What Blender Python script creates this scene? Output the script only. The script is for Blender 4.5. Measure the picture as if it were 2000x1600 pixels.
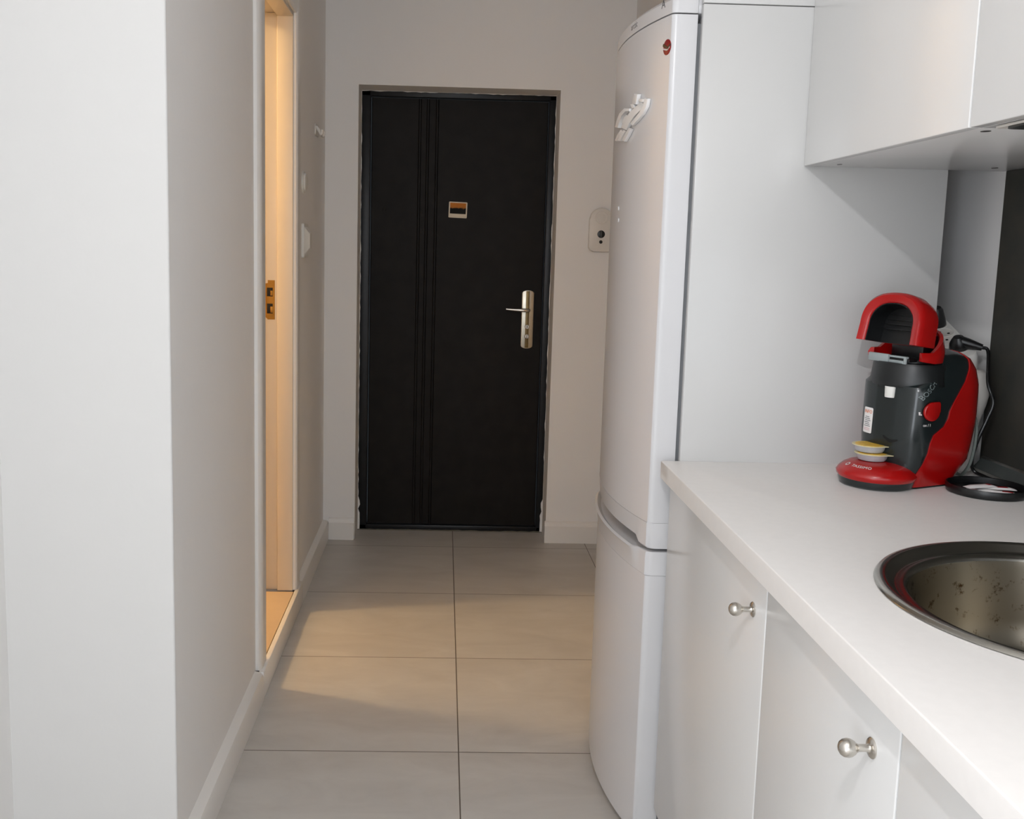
import bpy, bmesh, math, random
from mathutils import Vector, Matrix

for _o in list(bpy.data.objects):
    bpy.data.objects.remove(_o, do_unlink=True)
SC = bpy.context.scene
COL = SC.collection
PI = math.pi
rnd = random.Random(7)

# ------------------------------------------------------------------ camera, light, exposure
CAM_F, CAM_YAW, CAM_PITCH, CAM_ROLL, CAM_H = 1914.585, -0.02975, -0.12807, 0.02473, 1.31405
CAM_CX, CAM_CY = 919.607, 735.163
cy_, sy_ = math.cos(CAM_YAW), math.sin(CAM_YAW)
fwd = Vector((-sy_ * math.cos(CAM_PITCH), cy_ * math.cos(CAM_PITCH), math.sin(CAM_PITCH)))
rgt = Vector((cy_, sy_, 0))
upv = rgt.cross(fwd)
r2 = math.cos(CAM_ROLL) * rgt + math.sin(CAM_ROLL) * upv
u2 = -math.sin(CAM_ROLL) * rgt + math.cos(CAM_ROLL) * upv
cam_d = bpy.data.cameras.new('camera')
cam = bpy.data.objects.new('camera', cam_d)
COL.objects.link(cam)
M = Matrix((r2, u2, -fwd)).transposed().to_4x4()
M.translation = Vector((0, 0, CAM_H))
cam.matrix_world = M
cam_d.sensor_fit = 'HORIZONTAL'
cam_d.sensor_width = 36.0
cam_d.lens = CAM_F / 2000 * 36.0
cam_d.shift_x = (1000 - CAM_CX) / 2000
cam_d.shift_y = -(800 - CAM_CY) / 2000
cam_d.clip_start = 0.02
SC.camera = cam

world = bpy.data.worlds.new('world')
SC.world = world
world.use_nodes = True
world.node_tree.nodes['Background'].inputs[0].default_value = (0.75, 0.87, 1.0, 1)
world.node_tree.nodes['Background'].inputs[1].default_value = 0.3


def add_light(name, kind, loc, power, color, size=None, rot=None, size_y=None):
    d = bpy.data.lights.new(name, kind)
    d.energy = power
    d.color = color
    if kind == 'POINT':
        d.shadow_soft_size = size
    if kind == 'AREA':
        d.shape = 'RECTANGLE'
        d.size = size
        d.size_y = size_y
    o = bpy.data.objects.new(name, d)
    COL.objects.link(o)
    o.location = loc
    if rot:
        o.rotation_euler = rot
    return o


# kitchen pendant above the camera, daylight from the window behind it, added side fill, bathroom ceiling lamp
add_light('kitchen_pendant_light', 'POINT', (-0.04, 0.08, 2.10), 25, (0.95, 0.96, 1.0), 0.022)
add_light('side_fill_light', 'AREA', (-0.97, -1.2, 1.1), 50, (0.90, 0.96, 1.03), 1.25, (PI / 2, 0, -PI / 2), 2.0)  # fill light added at the left to brighten walls and low cabinets
add_light('window_daylight', 'AREA', (0.1, -2.62, 1.55), 14, (0.90, 0.96, 1.03), 1.5, (PI / 2, 0, 0), 1.3)
add_light('bathroom_lamp_light', 'POINT', (-1.60, 3.17, 2.42), 41, (1.0, 0.68, 0.33), 0.06)

vs = SC.view_settings
vs.view_transform = 'Standard'
vs.look = 'None'
vs.gamma = 1.0
vs.use_curve_mapping = False
vs.exposure = 0.15


# ------------------------------------------------------------------ materials
def s2l(c):
    return tuple(((v / 255) / 12.92) if v <= 10 else (((v / 255) + 0.055) / 1.055) ** 2.4 for v in c) + (1,)


MATS = {}


def mat(name, rgb, rough=0.5, metal=0.0, spec=0.5, coat=0.0, noise=None, bump=None, trans=0.0, emit=None):
    """noise=(scale, amount)  bump=(scale, strength, distance)"""
    if name in MATS:
        return MATS[name]
    m = bpy.data.materials.new(name)
    m.use_nodes = True
    nt = m.node_tree
    b = nt.nodes['Principled BSDF']
    b.inputs['Base Color'].default_value = s2l(rgb)
    b.inputs['Roughness'].default_value = rough
    b.inputs['Metallic'].default_value = metal
    b.inputs['Specular IOR Level'].default_value = spec
    b.inputs['Coat Weight'].default_value = coat
    b.inputs['Coat Roughness'].default_value = 0.05
    if trans:
        b.inputs['Transmission Weight'].default_value = trans
    tc = nt.nodes.new('ShaderNodeTexCoord')
    if noise:
        n = nt.nodes.new('ShaderNodeTexNoise')
        n.inputs['Scale'].default_value = noise[0]
        n.inputs['Detail'].default_value = 5
        nt.links.new(tc.outputs['Object'], n.inputs['Vector'])
        r = nt.nodes.new('ShaderNodeValToRGB')
        c = s2l(rgb)
        a = noise[1]
        r.color_ramp.elements[0].position = 0.3
        r.color_ramp.elements[1].position = 0.7
        r.color_ramp.elements[0].color = tuple(max(0, v * (1 - a)) for v in c[:3]) + (1,)
        r.color_ramp.elements[1].color = tuple(min(1, v * (1 + a)) for v in c[:3]) + (1,)
        nt.links.new(n.outputs['Fac'], r.inputs['Fac'])
        nt.links.new(r.outputs['Color'], b.inputs['Base Color'])
    if bump:
        n2 = nt.nodes.new('ShaderNodeTexNoise')
        n2.inputs['Scale'].default_value = bump[0]
        n2.inputs['Detail'].default_value = 4
        nt.links.new(tc.outputs['Object'], n2.inputs['Vector'])
        bp = nt.nodes.new('ShaderNodeBump')
        bp.inputs['Strength'].default_value = bump[1]
        bp.inputs['Distance'].default_value = bump[2]
        nt.links.new(n2.outputs['Fac'], bp.inputs['Height'])
        nt.links.new(bp.outputs['Normal'], b.inputs['Normal'])
    MATS[name] = m
    return m


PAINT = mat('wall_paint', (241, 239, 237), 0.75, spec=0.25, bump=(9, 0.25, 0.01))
PAINT_DIM = mat('wall_paint_dimmed', (224, 223, 221), 0.75, spec=0.25, bump=(9, 0.25, 0.01))  # wall paint darkened for the pier, offsetting the strong light on it
CEIL = mat('ceiling_paint', (235, 233, 230), 0.8, spec=0.2, bump=(30, 0.1, 0.003))
TRIMW = mat('white_gloss_trim', (236, 233, 229), 0.32, bump=(14, 0.05, 0.002))
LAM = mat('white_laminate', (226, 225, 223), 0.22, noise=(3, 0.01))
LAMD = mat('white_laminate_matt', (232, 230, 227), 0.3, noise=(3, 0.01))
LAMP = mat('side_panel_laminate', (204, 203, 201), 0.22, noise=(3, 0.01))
TOPW = mat('white_worktop', (238, 234, 230), 0.38, noise=(60, 0.012))
FRW = mat('fridge_enamel', (214, 213, 214), 0.26, noise=(4, 0.01), bump=(240, 0.03, 0.0006))
FRG = mat('fridge_gasket', (150, 152, 154), 0.6, noise=(20, 0.05))
DOORM = mat('dark_door_film', (27, 24, 22), 0.5, spec=0.13, noise=(14, 0.25), bump=(60, 0.05, 0.001))
DFRAME = mat('dark_door_frame', (22, 23, 26), 0.36, spec=0.3, noise=(20, 0.2))
STEEL = mat('satin_steel', (205, 200, 192), 0.24, metal=1, noise=(30, 0.06))
PLATE = mat('handle_plate_metal', (186, 180, 166), 0.3, metal=1, noise=(40, 0.08))
BRASS = mat('strike_brass', (158, 122, 62), 0.42, metal=1, noise=(40, 0.15))
BLACKP = mat('black_plastic', (14, 15, 16), 0.34, noise=(30, 0.2))
BLACKH = mat('black_hole', (6, 6, 6), 0.8, noise=(30, 0.2))
ANTH = mat('anthracite_gloss', (24, 32, 33), 0.22, coat=0.2, noise=(12, 0.08))
ANTHM = mat('anthracite_satin', (19, 22, 23), 0.38, noise=(12, 0.08))
RED = mat('red_gloss_plastic', (172, 9, 9), 0.26, coat=0.12, noise=(8, 0.06))
GREYP = mat('grey_lever_plastic', (150, 158, 158), 0.4, noise=(20, 0.05))
WPLAST = mat('white_plastic', (226, 224, 218), 0.35, noise=(20, 0.02))
WPLAST2 = mat('warm_white_plastic', (226, 221, 214), 0.4, noise=(20, 0.02))
MAGNW = mat('white_magnet', (238, 236, 234), 0.4, noise=(20, 0.02))
ALU = mat('aluminium_edge', (196, 196, 192), 0.35, metal=1, noise=(40, 0.06))
HOODD = mat('hood_dark', (30, 36, 38), 0.25, noise=(20, 0.2))
PAPERW = mat('paper_white', (236, 232, 230), 0.6, noise=(30, 0.03))
PAPERR = mat('paper_red', (170, 24, 34), 0.55, noise=(30, 0.1))
ORANGE = mat('orange_print', (226, 128, 70), 0.6, noise=(30, 0.08))
GREYPRINT = mat('grey_print', (120, 120, 122), 0.6, noise=(30, 0.08))
DARKPRINT = mat('dark_grey_print', (86, 86, 88), 0.6, noise=(30, 0.08))
LIGHTPRINT = mat('light_print', (214, 206, 204), 0.5, noise=(30, 0.05))
SILVPRINT = mat('silver_print', (116, 126, 126), 0.4, noise=(90, 0.3))
YFOIL = mat('yellow_foil', (236, 190, 70), 0.35, noise=(70, 0.18))
FOILE = mat('foil_rim', (226, 214, 170), 0.35, noise=(50, 0.1))
CUP = mat('clear_capsule_cup', (214, 214, 218), 0.25, trans=0.35, noise=(40, 0.05))
BADGE_R = mat('badge_red', (140, 16, 22), 0.3, noise=(30, 0.1))
BADGE_B = mat('badge_black', (20, 8, 8), 0.3, noise=(30, 0.1))
JAMBM = mat('jamb_paint', (216, 206, 190), 0.4, bump=(14, 0.05, 0.002))
CREAM = mat('bathroom_cream', (236, 224, 204), 0.5, noise=(5, 0.03))
BFLOOR = mat('bathroom_floor_tile', (214, 190, 158), 0.3, noise=(6, 0.06))
GAPM = mat('dark_gap', (40, 30, 24), 0.8, noise=(20, 0.2))
CABLEW = mat('pale_grey_cable', (120, 128, 122), 0.5, noise=(20, 0.05))
GLASS = mat('window_glass', (250, 252, 252), 0.02, trans=1.0)


def floor_material():
    m = bpy.data.materials.new('grey_porcelain_tiles')
    m.use_nodes = True
    nt = m.node_tree
    b = nt.nodes['Principled BSDF']
    tc = nt.nodes.new('ShaderNodeTexCoord')
    sep = nt.nodes.new('ShaderNodeSeparateXYZ')
    nt.links.new(tc.outputs['Object'], sep.inputs[0])

    def math_(op, a, bb=None):
        n = nt.nodes.new('ShaderNodeMath')
        n.operation = op
        for i, v in enumerate((a, bb)):
            if v is None:
                continue
            if isinstance(v, (int, float)):
                n.inputs[i].default_value = v
            else:
                nt.links.new(v, n.inputs[i])
        return n.outputs[0]

    def grid(s, off):
        q = math_('DIVIDE', math_('SUBTRACT', s, off), 0.6)
        fr = math_('FRACT', q)
        d = math_('MULTIPLY', math_('MINIMUM', fr, math_('SUBTRACT', 1.0, fr)), 0.6)
        return d, math_('FLOOR', q)
    dx, ix = grid(sep.outputs['X'], 0.0646)
    dy, iy = grid(sep.outputs['Y'], 2.4363)
    gr = nt.nodes.new('ShaderNodeMath')
    gr.operation = 'LESS_THAN'
    nt.links.new(math_('MINIMUM', dx, dy), gr.inputs[0])
    gr.inputs[1].default_value = 0.0016
    # tile body: cloudy grey with faint streaks, a little different from tile to tile
    comb = nt.nodes.new('ShaderNodeCombineXYZ')
    nt.links.new(math_('MULTIPLY', ix, 3.7), comb.inputs[0])
    nt.links.new(math_('MULTIPLY', iy, 5.3), comb.inputs[1])
    va = nt.nodes.new('ShaderNodeVectorMath')
    va.operation = 'ADD'
    nt.links.new(tc.outputs['Object'], va.inputs[0])
    nt.links.new(comb.outputs[0], va.inputs[1])
    mp = nt.nodes.new('ShaderNodeMapping')
    mp.inputs['Rotation'].default_value = (0, 0, 0.5)
    mp.inputs['Scale'].default_value = (2.0, 5.0, 1)
    nt.links.new(va.outputs[0], mp.inputs[0])
    n = nt.nodes.new('ShaderNodeTexNoise')
    n.inputs['Scale'].default_value = 1.6
    n.inputs['Detail'].default_value = 8
    n.inputs['Roughness'].default_value = 0.62
    n.inputs['Distortion'].default_value = 0.6
    nt.links.new(mp.outputs[0], n.inputs['Vector'])
    rp = nt.nodes.new('ShaderNodeValToRGB')
    rp.color_ramp.elements[0].position = 0.25
    rp.color_ramp.elements[1].position = 0.75
    rp.color_ramp.elements[0].color = s2l((188, 183, 177))
    rp.color_ramp.elements[1].color = s2l((206, 202, 196))
    nt.links.new(n.outputs['Fac'], rp.inputs['Fac'])
    mx = nt.nodes.new('ShaderNodeMix')
    mx.data_type = 'RGBA'
    nt.links.new(gr.outputs[0], mx.inputs['Factor'])
    nt.links.new(rp.outputs['Color'], mx.inputs['A'])
    mx.inputs['B'].default_value = s2l((104, 95, 86))
    nt.links.new(mx.outputs['Result'], b.inputs['Base Color'])
    b.inputs['Roughness'].default_value = 0.42
    b.inputs['Specular IOR Level'].default_value = 0.4
    bp = nt.nodes.new('ShaderNodeBump')
    bp.inputs['Strength'].default_value = 0.4
    bp.inputs['Distance'].default_value = 0.002
    bp.invert = True
    nt.links.new(gr.outputs[0], bp.inputs['Height'])
    nt.links.new(bp.outputs['Normal'], b.inputs['Normal'])
    return m


FLOORM = floor_material()


def sink_material(name, stains):
    m = bpy.data.materials.new(name)
    m.use_nodes = True
    nt = m.node_tree
    b = nt.nodes['Principled BSDF']
    b.inputs['Metallic'].default_value = 1.0
    b.inputs['Roughness'].default_value = 0.30 if stains else 0.2
    b.inputs['Base Color'].default_value = s2l((160, 153, 140)) if stains else s2l((170, 167, 160))
    tc = nt.nodes.new('ShaderNodeTexCoord')
    if stains:
        b.inputs['Anisotropic'].default_value = 0.8
        b.inputs['Anisotropic Rotation'].default_value = 0.25
        tg = nt.nodes.new('ShaderNodeTangent')
        tg.direction_type = 'RADIAL'
        tg.axis = 'Z'
        nt.links.new(tg.outputs[0], b.inputs['Tangent'])
        n = nt.nodes.new('ShaderNodeTexNoise')
        n.inputs['Scale'].default_value = 38
        n.inputs['Detail'].default_value = 6
        n.inputs['Roughness'].default_value = 0.7
        nt.links.new(tc.outputs['Object'], n.inputs['Vector'])
        r = nt.nodes.new('ShaderNodeValToRGB')
        r.color_ramp.elements[0].position = 0.57
        r.color_ramp.elements[1].position = 0.66
        r.color_ramp.elements[0].color = s2l((160, 153, 140))
        r.color_ramp.elements[1].color = s2l((84, 64, 42))
        nt.links.new(n.outputs['Fac'], r.inputs['Fac'])
        nt.links.new(r.outputs['Color'], b.inputs['Base Color'])
    return m


SINKB = sink_material('sink_bowl_steel', True)
SINKR = sink_material('sink_rim_steel', False)


def splash_material():
    m = bpy.data.materials.new('dark_splashback')
    m.use_nodes = True
    nt = m.node_tree
    b = nt.nodes['Principled BSDF']
    tc = nt.nodes.new('ShaderNodeTexCoord')
    n = nt.nodes.new('ShaderNodeTexNoise')
    n.inputs['Scale'].default_value = 9
    n.inputs['Detail'].default_value = 8
    n.inputs['Roughness'].default_value = 0.7
    nt.links.new(tc.outputs['Object'], n.inputs['Vector'])
    r = nt.nodes.new('ShaderNodeValToRGB')
    r.color_ramp.elements[0].position = 0.3
    r.color_ramp.elements[1].position = 0.75
    r.color_ramp.elements[0].color = s2l((60, 63, 60))
    r.color_ramp.elements[1].color = s2l((88, 82, 73))
    nt.links.new(n.outputs['Fac'], r.inputs['Fac'])
    nt.links.new(r.outputs['Color'], b.inputs['Base Color'])
    b.inputs['Roughness'].default_value = 0.45
    return m


SPLASHM = splash_material()


# ------------------------------------------------------------------ mesh helpers
def add_box(bm, lo, hi, bev=0.0, seg=2):
    c = [(a + b) / 2 for a, b in zip(lo, hi)]
    s = [abs(b - a) for a, b in zip(lo, hi)]
    r = bmesh.ops.create_cube(bm, size=1.0, matrix=Matrix.Translation(c) @ Matrix.Diagonal((s[0], s[1], s[2], 1)))
    if bev > 0:
        es = list({e for v in r['verts'] for e in v.link_edges})
        bmesh.ops.bevel(bm, geom=es, offset=min(bev, min(s) * 0.45), segments=seg, profile=0.5, affect='EDGES')


def box(lo, hi, bev=0.0, seg=2):
    bm = bmesh.new()
    add_box(bm, lo, hi, bev, seg)
    return bm


def add_prism(bm, pts, axis, a, b, bev=0.0):
    """extrude a 2D polygon (in the plane across axis) from a to b"""
    def P(p, t):
        if axis == 'x':
            return (t, p[0], p[1])
        if axis == 'y':
            return (p[0], t, p[1])
        return (p[0], p[1], t)
    va = [bm.verts.new(P(p, a)) for p in pts]
    vb = [bm.verts.new(P(p, b)) for p in pts]
    n = len(pts)
    fs = [bm.faces.new(va), bm.faces.new(vb[::-1])]
    for i in range(n):
        fs.append(bm.faces.new((va[i], vb[i], vb[(i + 1) % n], va[(i + 1) % n])))
    if bev:
        es = list({e for f in fs[:2] for e in f.edges})
        bmesh.ops.bevel(bm, geom=es, offset=bev, segments=2, profile=0.5, affect='EDGES')


def prism(pts, axis, a, b, bev=0.0):
    bm = bmesh.new()
    add_prism(bm, pts, axis, a, b, bev)
    return bm


def add_lathe(bm, prof, seg=48, mtx=None, sx=1.0, sy=1.0, cap=True):
    """profile [(r, z)] about z"""
    rings = []
    for r, z in prof:
        if r < 1e-6:
            v = bm.verts.new((0, 0, z))
            rings.append([v] * seg)
        else:
            rings.append([bm.verts.new((sx * r * math.cos(2 * PI * i / seg), sy * r * math.sin(2 * PI * i / seg), z)) for i in range(seg)])
    new = set()
    for R in rings:
        new.update(R)
    for a, b in zip(rings[:-1], rings[1:]):
        for i in range(seg):
            j = (i + 1) % seg
            vs_ = []
            for v in (a[i], a[j], b[j], b[i]):
                if v not in vs_:
                    vs_.append(v)
            if len(vs_) >= 3:
                bm.faces.new(vs_)
    if cap:
        for R in (rings[0], rings[-1]):
            if len(set(R)) > 2:
                bm.faces.new(R)
    if mtx:
        bmesh.ops.transform(bm, matrix=mtx, verts=list(new))


def lathe(prof, seg=48, mtx=None, sx=1.0, sy=1.0, cap=True):
    bm = bmesh.new()
    add_lathe(bm, prof, seg, mtx, sx, sy, cap)
    return bm


def smooth_path(pts, n=8):
    """Catmull-Rom"""
    P = [Vector(p) for p in pts]
    P = [2 * P[0] - P[1]] + P + [2 * P[-1] - P[-2]]
    out = []
    for i in range(1, len(P) - 2):
        for k in range(n):
            t = k / n
            a, b, c, d = P[i - 1], P[i], P[i + 1], P[i + 2]
            out.append(0.5 * ((2 * b) + (c - a) * t + (2 * a - 5 * b + 4 * c - d) * t * t + (3 * b - a - 3 * c + d) * t ** 3))
    out.append(P[-2])
    return out


def add_tube(bm, pts, rad, seg=10):
    P = [Vector(p) for p in pts]
    n = len(P)
    rads = rad if isinstance(rad, (list, tuple)) else [rad] * n
    rings = []
    ref = None
    for i, p in enumerate(P):
        t = (P[min(i + 1, n - 1)] - P[max(i - 1, 0)]).normalized()
        if ref is None:
            ref = t.orthogonal().normalized()
        ref = (ref - t * ref.dot(t)).normalized()
        w = t.cross(ref)
        rings.append([bm.verts.new(p + rads[i] * (math.cos(2 * PI * k / seg) * ref + math.sin(2 * PI * k / seg) * w)) for k in range(seg)])
    for a, b in zip(rings[:-1], rings[1:]):
        for k in range(seg):
            bm.faces.new((a[k], a[(k + 1) % seg], b[(k + 1) % seg], b[k]))
    bm.faces.new(rings[0][::-1])
    bm.faces.new(rings[-1])


def tube(pts, rad, seg=10):
    bm = bmesh.new()
    add_tube(bm, pts, rad, seg)
    return bm


def loft(sections, close=True, cap=True, bm=None):
    bm = bm or bmesh.new()
    R = [[bm.verts.new(p) for p in s] for s in sections]
    n = len(R[0])
    for a, b in zip(R[:-1], R[1:]):
        for k in range(n if close else n - 1):
            bm.faces.new((a[k], a[(k + 1) % n], b[(k + 1) % n], b[k]))
    if cap and close:
        bm.faces.new(R[0][::-1])
        bm.faces.new(R[-1])
    return bm


def rrect(cx, cy, w, h, r, n=5):
    out = []
    for sx, sy, a0 in ((1, 1, 0), (-1, 1, 90), (-1, -1, 180), (1, -1, 270)):
        for i in range(n + 1):
            a = math.radians(a0 + 90 * i / n)
            out.append((cx + sx * (w / 2 - r) + r * math.cos(a), cy + sy * (h / 2 - r) + r * math.sin(a)))
    return out


def obj(name, bm, m, parent=None, smooth=True, angle=35, loc=None, rot=None):
    bmesh.ops.recalc_face_normals(bm, faces=bm.faces)
    me = bpy.data.meshes.new(name)
    if smooth:
        for f in bm.faces:
            f.smooth = True
        th = math.radians(angle)
        for e in bm.edges:
            if len(e.link_faces) == 2 and e.calc_face_angle(0) > th:
                e.smooth = False
    bm.to_mesh(me)
    bm.free()
    o = bpy.data.objects.new(name, me)
    COL.objects.link(o)
    me.materials.append(m)
    if parent:
        o.parent = parent
    if loc:
        o.location = loc
    if rot:
        o.rotation_euler = rot
    return o


def tag(o, label=None, cat=None, group=None, kind=None):
    if label:
        o['label'] = label
    if cat:
        o['category'] = cat
    if group:
        o['group'] = group
    if kind:
        o['kind'] = kind
    return o


def thing(name, label, cat, loc=(0, 0, 0), rotz=0.0, group=None):
    o = bpy.data.objects.new(name, None)
    o.empty_display_size = 0.05
    COL.objects.link(o)
    o.location = loc
    o.rotation_euler = (0, 0, rotz)
    return tag(o, label, cat, group)


def struct(name, bm, m, parent=None, label=None, cat=None, **k):
    o = obj(name, bm, m, parent, **k)
    if not parent:
        o['kind'] = 'structure'
        o['label'] = label or name.replace('_', ' ')
        o['category'] = cat or name.split('_')[0]
    return o


def text_bm(body, size, thick=0.0003, spacing=1.0):
    """lettering in the xz plane, facing -y, centred"""
    cu = bpy.data.curves.new('lettering', 'FONT')
    cu.body = body
    cu.size = size
    cu.extrude = thick
    cu.align_x = 'CENTER'
    cu.align_y = 'CENTER'
    cu.space_character = spacing
    cu.resolution_u = 3
    t = bpy.data.objects.new('lettering', cu)
    COL.objects.link(t)
    dg = bpy.context.evaluated_depsgraph_get()
    me = bpy.data.meshes.new_from_object(t.evaluated_get(dg))
    bm = bmesh.new()
    bm.from_mesh(me)
    bpy.data.objects.remove(t, do_unlink=True)
    bpy.data.meshes.remove(me)
    bpy.data.curves.remove(cu)
    bmesh.ops.transform(bm, matrix=Matrix.Rotation(PI / 2, 4, 'X'), verts=bm.verts)
    return bm


def deform(bm, fn):
    for v in bm.verts:
        v.co = Vector(fn(v.co))
    return bm


# ------------------------------------------------------------------ room shell
XL = -0.524        # hall left wall face
YN = 1.894         # corner where the kitchen narrows into the hall
YW = 4.333         # far wall face
YD = 4.4895        # entrance door plane
XR = 1.139         # kitchen right wall face
XHR = 0.800        # hall right wall face
XKL = -0.855       # kitchen left wall face
CZ = 2.5
DN, DF = 2.815, 3.42   # bathroom opening
DZ0, DZ1 = 0.085, 2.085

struct('floor', box((-1.0, -2.6, -0.1), (1.3, 4.7, 0.0)), FLOORM, label='large grey square porcelain floor tiles with dark joints', smooth=False)
struct('ceiling', box((-2.4, -2.6, CZ), (1.3, 4.7, CZ + 0.1)), CEIL, label='white ceiling above hall and kitchen', smooth=False)

# hall left wall with the bathroom opening
bm = bmesh.new()
add_box(bm, (XL - 0.16, YN + 0.006, 0), (XL, DN - 0.015, CZ))
add_box(bm, (XL - 0.16, DF + 0.015, 0), (XL, YW, CZ))
add_box(bm, (XL - 0.16, DN - 0.015, DZ1 + 0.008), (XL, DF + 0.015, CZ))
struct('wall_left', bm, PAINT, label='white plastered left wall of the hall, with bathroom doorway', smooth=False)
# face of the pier beside the camera
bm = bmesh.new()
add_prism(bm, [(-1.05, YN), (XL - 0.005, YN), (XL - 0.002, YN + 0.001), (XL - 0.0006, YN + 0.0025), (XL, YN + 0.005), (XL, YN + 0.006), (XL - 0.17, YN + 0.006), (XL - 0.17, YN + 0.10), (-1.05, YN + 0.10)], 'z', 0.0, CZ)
struct('wall_pier', bm, PAINT_DIM, label='bright white pier facing the kitchen at left')
bm = bmesh.new()
GY0, GY1, GZ1 = -1.9, -0.5, 2.15  # invented opening in the unseen wall, made to house the side fill
add_box(bm, (XKL - 0.1, -2.5, 0), (XKL, GY0, CZ))
add_box(bm, (XKL - 0.1, GY1, 0), (XKL, YN, CZ))
add_box(bm, (XKL - 0.1, GY0, GZ1), (XKL, GY1, CZ))
struct('wall_kitchen_left', bm, PAINT, label='white kitchen wall at the far left edge', smooth=False)
gd = thing('fill_opening', 'white framed opening added for fill light at the left behind the viewer', 'window', (XKL - 0.05, -1.2, 0))
gd['kind'] = 'structure'
bm = bmesh.new()
for y0_, y1_, z0_, z1_ in ((-0.7, -0.63, 0, GZ1), (0.63, 0.7, 0, GZ1), (-0.7, 0.7, 0, 0.07), (-0.7, 0.7, GZ1 - 0.07, GZ1), (-0.03, 0.03, 0, GZ1)):
    add_box(bm, (-0.03, y0_, z0_), (0.03, y1_, z1_), 0.004)
obj('window_frame', bm, TRIMW, gd)
# far wall with the door recess
RXL0, RXR0, RZ1 = -0.3815, 0.4865, 2.006
bm = bmesh.new()
add_box(bm, (XL - 0.16, YW, 0), (RXL0, YD + 0.1, CZ))
add_box(bm, (RXR0, YW, 0), (XHR + 0.2, YD + 0.1, CZ))
add_box(bm, (RXL0, YW, RZ1), (RXR0, YD + 0.1, CZ))
struct('wall_far', bm, PAINT, label='white end wall of the hall around the entrance door', smooth=False)
struct('wall_hall_right', box((XHR, 2.66, 0), (XHR + 0.1, YW, CZ)), PAINT, label='hall wall behind the fridge', smooth=False)
struct('wall_right', box((XR, -2.5, 0), (XR + 0.1, 2.76, CZ)), PAINT, label='white kitchen wall behind the worktop', smooth=False)
struct('wall_niche', box((XHR + 0.1, 2.66, 0), (XR, 2.76, CZ)), PAINT, label='wall closing the fridge niche', smooth=False)

# wall behind the camera with a window
WX0, WX1, WZ0, WZ1 = -0.75, 0.95, 0.85, 2.3
bm = bmesh.new()
add_box(bm, (XKL - 0.1, -2.6, 0), (WX0, -2.5, CZ))
add_box(bm, (WX1, -2.6, 0), (XR + 0.1, -2.5, CZ))
add_box(bm, (WX0, -2.6, 0), (WX1, -2.5, WZ0))
add_box(bm, (WX0, -2.6, WZ1), (WX1, -2.5, CZ))
struct('wall_near', bm, PAINT, label='kitchen wall with the window behind the viewer', smooth=False)
win = thing('window_1', 'white framed kitchen window behind the viewer', 'window', (0.1, -2.55, WZ0))
win['kind'] = 'structure'
bm = bmesh.new()
for lo, hi in (((WX0, -2.58, WZ0), (WX0 + 0.06, -2.52, WZ1)), ((WX1 - 0.06, -2.58, WZ0), (WX1, -2.52, WZ1)),
               ((WX0, -2.58, WZ0), (WX1, -2.52, WZ0 + 0.06)), ((WX0, -2.58, WZ1 - 0.06), (WX1, -2.52, WZ1)),
               ((0.07, -2.58, WZ0), (0.13, -2.52, WZ1))):
    add_box(bm, [a - b for a, b in zip(lo, (0.1, -2.55, WZ0))], [a - b for a, b in zip(hi, (0.1, -2.55, WZ0))], 0.004)
obj('window_frame', bm, TRIMW, win)

# bathroom beyond the opening
bm = bmesh.new()
add_box(bm, (-2.2, 2.20, 0), (-2.1, 4.0, CZ))
add_box(bm, (-2.2, 2.10, 0), (XL - 0.16, 2.20, CZ))
add_box(bm, (-2.2, 4.0, 0), (XL - 0.16, 4.1, CZ))
struct('wall_bathroom', bm, CREAM, label='cream bathroom walls beyond the doorway', smooth=False)
struct('floor_bathroom', box((-2.1, 2.2, 0.0), (XL - 0.161, 4.0, DZ0 - 0.004)), BFLOOR, label='raised bathroom floor seen through the doorway', smooth=False)
# threshold along the opening, flush with the skirting
bm = bmesh.new()
add_box(bm, (XL + 0.010, DN - 0.09, 0), (XL + 0.026, DF + 0.095, DZ0), 0.003, 2)
struct('trim_2', bm, TRIMW, label='white raised threshold of the bathroom doorway', cat='threshold')
struct('trim_3', box((XL - 0.161, DN + 0.004, 0), (XL + 0.007, DF - 0.012, DZ0 - 0.004)), BFLOOR, label='tiled doorway floor between hall and bathroom', cat='floor', smooth=False)
struct('trim_6', box((XL + 0.007, DN + 0.004, 0), (XL + 0.010, DF - 0.012, DZ0 - 0.010)), GAPM, label='dark gap behind the bathroom threshold', cat='gap', smooth=False)

# skirting boards
SK = [(0.0, 0.0), (0.026, 0.0), (0.026, 0.070), (0.022, 0.080), (0.014, 0.085), (0.0, 0.088)]
bm = bmesh.new()
add_prism(bm, [(XL + x, z) for x, z in SK], 'y', YN + 0.012, DN - 0.0905)
struct('baseboard_left', bm, TRIMW, label='white skirting along the left hall wall before the doorway')
bm = bmesh.new()
add_prism(bm, [(XL + x, z) for x, z in SK], 'y', DF + 0.0955, YW)
struct('baseboard_left_far', bm, TRIMW, label='white skirting between doorway and end wall')
SKF = [(0, 0), (-0.016, 0), (-0.016, 0.078), (-0.012, 0.083), (-0.010, 0.095), (-0.004, 0.100), (0, 0.100)]
bm = bmesh.new()
add_prism(bm, [(YW + y, z) for y, z in SKF], 'x', XL + 0.026, RXL0 - 0.002, 0.002)
struct('baseboard_far_left', bm, TRIMW, label='short white skirting left of the entrance door')
bm = bmesh.new()
add_prism(bm, [(YW + y, z) for y, z in SKF], 'x', RXR0 - 0.006, XHR, 0.002)
struct('baseboard_far_right', bm, TRIMW, label='white skirting right of the entrance door')

# bathroom door frame: jamb, casings, strike plate
d2 = thing('door_2', 'white painted bathroom door frame, no leaf in view', 'door', (XL, DF, DZ0))
d2['kind'] = 'structure'


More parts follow.
